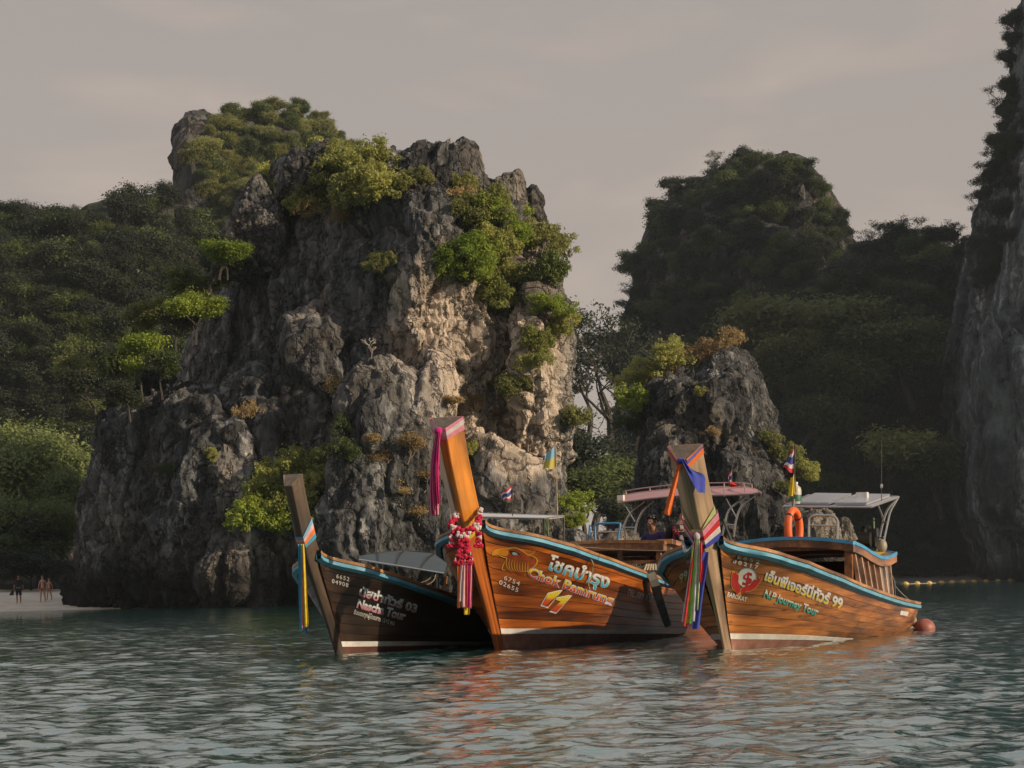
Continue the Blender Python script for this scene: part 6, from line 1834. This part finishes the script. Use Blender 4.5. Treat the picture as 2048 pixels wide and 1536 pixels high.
d1 = (b1.Mw @ R1).y + .15
flag('small red, white and blue striped flag over the white roof left of the flag pole', [(1025, 1032), (1025, 973)], [([(1025, 971), (1001, 986), (1008, 1003), (1029, 995)], five, 0.4)], d1, M['pole_dark'])
flag('light blue over yellow flag on a tall pole over the white roof', [(1115, 1036), (1113, 950), (1111, 886)], [([(1110, 892), (1091, 908), (1086, 938), (1112, 936)], two, 1.2)], d1 + .2, M['rope'])
d2 = (b2.Mw @ Vector((7.2, 0, 0))).y
flag('small limp red, white and blue flag above the pink canopy', [(1463, 978), (1464, 936)], [([(1464, 937), (1456, 952), (1458, 970), (1463, 966)], five, 2.0), ([(1463, 962), (1458, 972), (1477, 972), (1470, 968)], C['red'], 1.0)], d2, M['pole_dark'])
d3 = (b3.Mw @ Vector((4.5, 0.5, 0))).y
flag('red, white and blue flag above a yellow pennant beside the green and white lantern', [(1585, 1013), (1589, 950), (1590, 889)],
     [([(1589, 890), (1581, 908), (1566, 934), (1590, 950)], five, 0.6), ([(1590, 944), (1581, 960), (1577, 996), (1593, 985)], C['yellow'], 0.3)], d3, M['pole_dark'])

# ---- lantern standing on the canopy corner
ln = thing('lantern', 'green and white lantern-shaped bottle on the left corner of the solar canopy', 'lantern')
lc = b3.Mw @ b3.P(1592, 1008, x=4.85)
prof = [(.0, 0), (.075, 0), (.08, .03), (.08, .20), (.072, .235), (.035, .265), (.03, .285), (0, .29)]
def lathe(name, prof, c, mat, par, n=14):
    mb = MB(); rows = [[c + Vector((r * math.cos(6.2832 * k / n), r * math.sin(6.2832 * k / n), z_)) for k in range(n + 1)] for r, z_ in prof]
    mb.grid(rows); return mb.build(name, mat, par, True)
lathe('bottle', prof, lc, paint('milky_plastic', (0.50, 0.46, 0.42), 0.4), ln)
lathe('green_label', [(.0815, .035), (.0825, .04), (.0825, .125), (.0815, .13)], lc, paint('green_label', (0.03, 0.14, 0.08), 0.5), ln)
lathe('cap', [(.032, .285), (.034, .29), (.034, .315), (.0, .318)], lc, M['white'], ln)

# ---- life ring
lr = thing('life_ring', 'orange life ring hung upright on the roof of the boat with the red emblem', 'life ring')
rc = b3.Mw @ b3.P(1587.5, 1058, x=4.25)
mb = MB(); ax1 = Vector((0.60, 0.80, 0)).normalized() * 0.82
Rm, rm = 0.215, 0.052
def torus(Rm, rm, a0, a1, n=40, m=12):
    rows = []
    for i in range(n + 1):
        a = a0 + (a1 - a0) * i / n; e1 = ax1 * math.cos(a) * .95 + Vector((0, 0, 1.22)) * math.sin(a); out = e1.normalized(); side = ax1.normalized().cross(Vector((0, 0, 1))).normalized()
        rows.append([rc + e1 * Rm + out * rm * math.cos(6.2832 * k / m) + side * rm * 1.1 * math.sin(6.2832 * k / m) for k in range(m + 1)])
    return rows
mb.grid(torus(Rm, rm, 0, 6.2832)); mb.build('ring_body', paint('orange_foam', (0.78, 0.14, 0.03), 0.55, 0.2, 6), lr, True)
mb = MB()
for a in (.7, 2.44, 3.84, 5.58): mb.grid(torus(Rm, rm * 1.06, a - .05, a + .05, 3))
mb.build('ring_strap', M['black'], lr, True)
mb = MB(); mb.tube([rc + Vector((0, 0, .30)), rc + Vector((.02, 0, .42))], .008, 5); mb.build('hanging_line', M['rope'], lr)

# ---- fender post, pole, ropes
fp = thing('fender_post', 'dark weathered timber fender hanging over the side of the middle boat', 'fender')
o_ = [on_hull(b2, -1, x, y, l_) for x, y, l_ in ((1292, 1150, .10), (1302, 1190, .12), (1316, 1238, .16))]
w_ = [b2.Mw @ p for p in o_ if p is not None]
mb = MB(); tp = w_[0] + Vector((-.03, -.03, .07))
mb.tube([tp] + w_, [.085, .085, .08, .07], 4, True); mb.build('timber', paint('weathered_dark_timber', (0.27, 0.245, 0.215), 0.85, 0.45, 7), fp)
mb = MB(); 
for k in range(5): mb.tube([tp + Vector((-.09 + .04 * k, -.05, .02)), tp + Vector((-.05 + .03 * k, -.02, .10)), tp + Vector((-.12 + .05 * k, .06, .06))], .016, 6)
mb.build('lashing', M['rope'], fp)
pl = thing('boat_pole', 'thin dark pole leaning over the rim of the boat with the red emblem', 'pole')
pw = b3.Mw @ (on_hull(b3, -1, 1474, 1116, .03)); pt = at(1447, 1040, pw.y + .25)
mb = MB(); mb.tube([pt, pw], .016, 7); mb.build('shaft', M['pole_dark'], pl, True)
rp = thing('mooring_rope', 'thin pale rope strung from the middle boat across to the bow of the right boat', 'rope')
mb = MB(); mb.tube(smoothpath([at(1124, 1092, 26.8), at(1190, 1096, 26.6), at(1260, 1100, 26.2), at(1352, 1102, 25.4)], 20), .008, 5); mb.build('line', M['rope'], rp, True)
rp = thing('mooring_rope', 'slack pale rope looped over the blue rail of the middle boat', 'rope')
hp = [on_hull(b2, -1, x, y, .05) for x, y in ((1177, 1118), (1179, 1132), (1178, 1150), (1171, 1162), (1174, 1176))]
mb = MB(); mb.tube(smoothpath([at(1128, 1086, 26.9), at(1155, 1089, 26.7)] + [b2.Mw @ p for p in hp if p is not None], 26), .008, 5); mb.build('line', M['rope'], rp, True)
rp = thing('mooring_rope', 'coiled thin cables slung under the awning of the small dark boat', 'rope')
mb = MB(); D = (b1.Mw @ Vector((3, -.3, 0))).y
for px in ([(866, 1142), (858, 1158), (838, 1166), (820, 1166)], [(872, 1142), (868, 1160), (852, 1170), (832, 1172)]): mb.tube(smoothpath([at(x, y, D) for x, y in px], 16), .007, 5)
mb.build('line', M['rope'], rp, True)

# ---- mooring buoy and float line
bu = thing('mooring_buoy', 'faded red-brown round buoy floating behind the stern of the right boat', 'buoy')
bc = at(1848, 1241, 31.0); mb = MB(); mb.ball((bc.x, bc.y, 0.035), (.17, .17, .15), 20, 14); mb.build('float', paint('faded_red_buoy', (0.34, 0.115, 0.085), 0.5, 0.3, 8), bu, True)
mb = MB(); rows = []
mb.tube([(bc.x - .15, bc.y - .05, .02), (bc.x - .2, bc.y - .07, .05), (bc.x - .26, bc.y - .06, .03), (bc.x - .32, bc.y, -.05)], .022, 7); mb.build('mooring_eye', M['rope'], bu, True)

floats = [(1811, 1167.5), (1834, 1167), (1858, 1166.5), (1883, 1165.5), (1904, 1165), (1927, 1163.5), (1948, 1163), (1972, 1162), (1996, 1161.3), (2021, 1160.5), (2044, 1160)]
M['float'] = paint('yellow_float', (0.62, 0.42, 0.12), 0.5, 0.2, 3)
mbf = MB(); mbf.ball((0, 0, 0.02), (.46, .34, .34), 12, 8); fm = mbf.mesh('float_body', M['float'], True)
mbr = MB(); mbr.tube([(-.4, 0, 0.0), (-.65, 0, .04)], .07, 6); fr_ = mbr.mesh('rope_eye', M['rope'], True)
pts = []
ords = ['first', 'second', 'third', 'fourth', 'fifth', 'sixth', 'seventh', 'eighth', 'ninth', 'tenth', 'last']
for k, (px, py) in enumerate(floats):
    d = 258 + 5 * k
    p = at(px, py, d); p.z = 0
    e = empty('swim_buoy', p, 0, ords[k] + ' yellow float of the swim line, counting from the stern of the right boat', 'buoy', 'yellow floats on the swim line')
    link('float_body', fm, e); link('rope_eye', fr_, e); pts.append(Vector((p.x, p.y, .03)))
rp = thing('float_line', 'long rope joining the yellow floats off the far beach', 'rope')
mb = MB(); mb.tube(pts, .05, 4); mb.build('line', M['rope'], rp)


# ================================================================ PEOPLE
SKIN = paint('tanned_skin', (0.30, 0.155, 0.095), 0.55, 0.12, 12)
SKIN_L = paint('light_skin', (0.50, 0.29, 0.21), 0.55, 0.12, 12)
HAIR = paint('black_hair', (0.012, 0.010, 0.010), 0.5, 0.4, 40)
HAIR_B = paint('brown_hair', (0.15, 0.085, 0.045), 0.5, 0.3, 40)


def skinned(name, J, E, R, mat, parent, root=0, sub=2):
    """grows one continuous surface round joints J (edges E, radii R)"""
    me = bpy.data.meshes.new(name); me.from_pydata(J, E, [])
    o = bpy.data.objects.new(name, me); COL.objects.link(o)
    m = o.modifiers.new('s', 'SKIN'); o.modifiers.new('d', 'SUBSURF').levels = sub; o.modifiers['d'].render_levels = sub
    m.use_smooth_shade = True
    for i, v in enumerate(me.skin_vertices[0].data):
        r = R[i]; v.radius = (r, r) if not isinstance(r, tuple) else r; v.use_root = (i == root)
    dg = bpy.context.evaluated_depsgraph_get()
    out = bpy.data.meshes.new_from_object(o.evaluated_get(dg)); bpy.data.objects.remove(o)
    out.materials.clear(); out.materials.append(mat)
    out.polygons.foreach_set('use_smooth', [True] * len(out.polygons))
    return link(name, out, parent)


def person(label, loc, rz, h, skin, hair, top=None, bottom=None, pose='stand', hairlen='short', female=False, swim=None, shirt_len=0.90, sleeves=True):
    e = empty('person', loc, rz, label, 'person'); e.scale = (h / 1.72,) * 3
    J, E, R, ix = [], [], [], {}
    def add(n, p, r, par=None):
        ix[n] = len(J); J.append(p); R.append(r)
        if par: E.append((ix[par], ix[n]))
    sw = 0.155 if female else 0.18
    step = 0.0 if pose != 'walk' else 0.16
    add('pelvis', (0, 0, .93), (.145, .105)); add('waist', (0, 0, 1.08), (.12 if female else .135, .095), 'pelvis'); add('chest', (0, .005, 1.28), (.15, .11), 'waist'); add('collar', (0, -.005, 1.42), (.085, .07), 'chest')
    hd = (0.02, 0.05) if pose == 'down' else (0, 0)
    add('neck', (hd[0] * .3, hd[1] * .3, 1.49), (.052, .052), 'collar'); add('jaw', (hd[0], .02 + hd[1], 1.555), (.066, .072), 'neck'); add('head', (hd[0], .005 + hd[1], 1.635), (.078, .092), 'jaw'); add('crown', (hd[0], -.005 + hd[1], 1.70), (.05, .06), 'head')
    add('nose', (hd[0], .105 + hd[1], 1.605), .012, 'head')
    for s in (-1, 1):
        k = 'l' if s < 0 else 'r'
        fwd = {'stand': (.02, .06), 'walk': (.10 * s, .16 * s), 'down': (.10, .30)}[pose]
        add('sh' + k, (s * sw, -.005, 1.385), .055, 'collar'); add('el' + k, (s * (sw + .06), fwd[0] - .02, 1.13), .040, 'sh' + k); add('wr' + k, (s * (sw + (.07 if pose != 'down' else -.02)), fwd[1], .90 if pose != 'down' else 1.05), .027, 'el' + k)
        add('pa' + k, (s * (sw + (.075 if pose != 'down' else -.03)), fwd[1] + .02, .83 if pose != 'down' else 1.03), (.020, .034), 'wr' + k)
        bx, by, bz = J[ix['pa' + k]]
        for f_ in range(4):
            L_ = (.075, .085, .08, .065)[f_]
            add('f%d' % f_ + k, (bx - s * .008, by + .026 - .018 * f_, bz - .045), .0085, 'pa' + k); add('g%d' % f_ + k, (bx - s * .02, by + .03 - .018 * f_, bz - .045 - L_ * .7), .007, 'f%d' % f_ + k)
        add('th' + k, (bx - s * .01, by + .055, bz - .01), .009, 'pa' + k)
        add('hip' + k, (s * .085, 0, .88), .095, 'pelvis'); add('kn' + k, (s * .095, step * s * .6 + .02, .48), .058, 'hip' + k); add('ca' + k, (s * .095, step * s * .8 - .015, .32), .052, 'kn' + k)
        add('an' + k, (s * .095, step * s - .02, .07), .036, 'ca' + k); add('to' + k, (s * .105, step * s + .13, .025), (.036, .022), 'an' + k)
    skinned('body', J, E, R, skin, e)
    def cover(name, keys, grow, mat, ends=None):
        mp = {k: i for i, k in enumerate(keys)}
        JJ = [J[ix[k]] for k in keys]; RR = []
        for k in keys:
            r = R[ix[k]]; RR.append((r[0] + grow, r[1] + grow) if isinstance(r, tuple) else r + grow)
        EE = [(mp[a], mp[b]) for a, b in [(p, q_) for p in keys for q_ in keys] if (ix[a], ix[b]) in E]
        return skinned(name, JJ, EE, RR, mat, e)
    if top:
        cover('shirt', ['pelvis', 'waist', 'chest', 'collar', 'shl', 'shr', 'ell', 'elr'] if sleeves else ['pelvis', 'waist', 'chest', 'collar'], .022, top)
    if bottom: cover('shorts', ['pelvis', 'hipl', 'hipr', 'knl', 'knr'], .022, bottom)
    if swim:
        cover('swim_briefs', ['pelvis', 'hipl', 'hipr'], .010, swim)
        mb = MB(); mb.grid([[Vector((.158 * math.cos(a), .118 * math.sin(a), z_)) for a in np.linspace(0, 6.2832, 25)] for z_ in (1.27, 1.30)]); mb.build('swim_top', swim, e)
    hc = Vector(J[ix['head']])
    mb = MB()
    for i in range(60):
        a, b_ = random.uniform(0, 6.28), random.uniform(-.15, 1)
        v = Vector((math.cos(a) * math.sqrt(1 - b_ * b_), math.sin(a) * math.sqrt(1 - b_ * b_), b_))
        if v.y > .45 and v.z < .45: continue
        mb.ball(hc + Vector((v.x * .078, v.y * .092 - .012, v.z * .088 + .012)), .026, 6, 4)
    if hairlen == 'long': mb.tube([hc + Vector((0, -.07, .02)), hc + Vector((0, -.10, -.1)), hc + Vector((0, -.09, -.26))], [.06, .06, .03], 8)
    mb.build('hair', hair, e, True)
    mb = MB(); [mb.ball(hc + Vector((s_ * .030, .082, .0)), .010, 6, 5) for s_ in (-1, 1)]; mb.build('eyes', M['black'], e)
    mb = MB(); [mb.ball(hc + Vector((s_ * .080, -.005, -.01)), (.012, .022, .032), 6, 5) for s_ in (-1, 1)]; mb.build('ears', skin, e)
    return e


def print_shirt():
    m, nt, N, L, b = new_mat('black_printed_shirt')
    tc = N.new('ShaderNodeTexCoord'); sp = N.new('ShaderNodeSeparateXYZ'); L.new(tc.outputs['Object'], sp.inputs[0])
    v = N.new('ShaderNodeTexVoronoi'); v.inputs['Scale'].default_value = 17; L.new(tc.outputs['Object'], v.inputs['Vector'])
    r = ramp(nt, v.outputs['Color'], [(0.0, (.012, .012, .014)), (0.42, (.30, .015, .06)), (0.60, (.012, .012, .014)), (0.72, (.42, .40, .40)), (0.80, (.015, .012, .014))]); r.color_ramp.interpolation = 'CONSTANT'
    band_ = math_n(nt, 'COMPARE', sp.outputs['Z'], 1.36); band_.node.inputs[2].default_value = 0.022
    n = noise_node(nt, 45, 1); o = ramp(nt, n.outputs['Fac'], [(0.48, (.015, .012, .012)), (0.52, (.55, .22, .08))])
    c_ = mixc(nt, band_, r.outputs[0], o.outputs[0])
    gx = math_n(nt, 'LESS_THAN', math_n(nt, 'ABSOLUTE', sp.outputs['X']), 0.13)
    c_ = mixc(nt, gx, (.013, .013, .015), c_)
    L.new(c_, b.inputs['Base Color']); b.inputs['Roughness'].default_value = 0.9
    return m


w = b2.Mw @ b2.P(1309, 1040, x=6.1)
person('man in a dark purple shirt looking down under the pink canopy', (w.x, w.y, .2), 2.6, (w.z - .2) / 1.66 * 1.72, SKIN, HAIR, cloth('dark_purple_shirt', (0.05, 0.035, 0.13)), paint('dark_shorts', (0.03, 0.03, 0.035), 0.9), 'down')
w = b2.Mw @ b2.P(1363, 1024, x=6.0)
person('man with his back turned in a black printed T-shirt beside the bare tan prow', (w.x, w.y, .22), -0.25, (w.z - .22) / 1.64 * 1.72, SKIN, HAIR, print_shirt(), paint('dark_trousers', (0.03, 0.03, 0.035), 0.9), 'down')


def on_beach(px, py, d0):
    p = at(px, py, d0)
    edge = 119.5 + 0.7 * math.sin(p.x * 0.4) + 0.12 * (p.x + 26)
    return p, max(0.0, (p.y - edge) * 0.085)


BLK = cloth('black_cotton', (0.016, 0.016, 0.018))
for px, py, d, rz, args in [
    (38, 1216, 124.0, 3.3, dict(label='man in black T-shirt and shorts standing on the left beach with fins in his hand', h=1.76, skin=SKIN, hair=HAIR, top=BLK, bottom=BLK, pose='walk')),
    (86, 1213, 125.0, 3.0, dict(label='taller woman bather with blonde hair walking on the left beach', h=1.66, skin=SKIN_L, hair=HAIR_B, pose='walk', hairlen='long', female=True, swim=paint('red_swimwear', (0.34, 0.06, 0.05), 0.7))),
    (99, 1210, 126.5, 2.7, dict(label='shorter bather walking just right of the taller woman on the left beach', h=1.38, skin=SKIN_L, hair=HAIR_B, pose='walk', female=True, swim=paint('tan_swimwear', (0.30, 0.14, 0.09), 0.7))),
]:
    p, z_ = on_beach(px, py, d)
    e = person(loc=(p.x, p.y, z_ + .01), rz=rz, **args)
    if 'fins' in args['label']:
        mb = MB(); q0 = Vector((p.x - .30, p.y - .15, z_ + .82))
        for k in (0, 1): mb.add([q0 + Vector((-.03 - .04 * k, -.02 * k, .05)), q0 + Vector((.05 - .04 * k, -.02 * k, .05)), q0 + Vector((.0 - .16 * k, .1, -.30)), q0 + Vector((-.18 - .1 * k, .1, -.26))], [(0, 1, 2, 3)]); mb.add([q0 + Vector((-.03 - .04 * k, .02 - .02 * k, .05)), q0 + Vector((.05 - .04 * k, .02 - .02 * k, .05)), q0 + Vector((.0 - .16 * k, .12, -.30)), q0 + Vector((-.18 - .1 * k, .12, -.26))], [(3, 2, 1, 0)])
        tag(mb.build('swim_fins', M['black']), 'black swim fins held by the man in black on the left beach', 'swim fins')
p = at(1938, 1152, 336)
person('tiny distant figure on the far strip of sand below the right cliff', (p.x, p.y, (p.y - 327 - 1.5 * math.sin(p.x * .13)) * .055), 3.0, 1.7, SKIN, HAIR, cloth('dark_red_shirt', (0.16, 0.04, 0.04)), BLK)

# ================================================================ AIR
hz = MB(); hz.box((0, 0, 64), (5300, 5300, 134))
m, nt, N, L, b = new_mat('haze_air')
N.remove(b)
pv = N.new('ShaderNodeVolumePrincipled'); pv.inputs['Color'].default_value = (0.80, 0.91, 1.0, 1); pv.inputs['Density'].default_value = 0.00012; pv.inputs['Anisotropy'].default_value = 0.0
L.new(pv.outputs[0], N['Material Output'].inputs['Volume'])
tag(hz.build('haze', m), 'thin pale haze over the water', None, None, 'stuff')
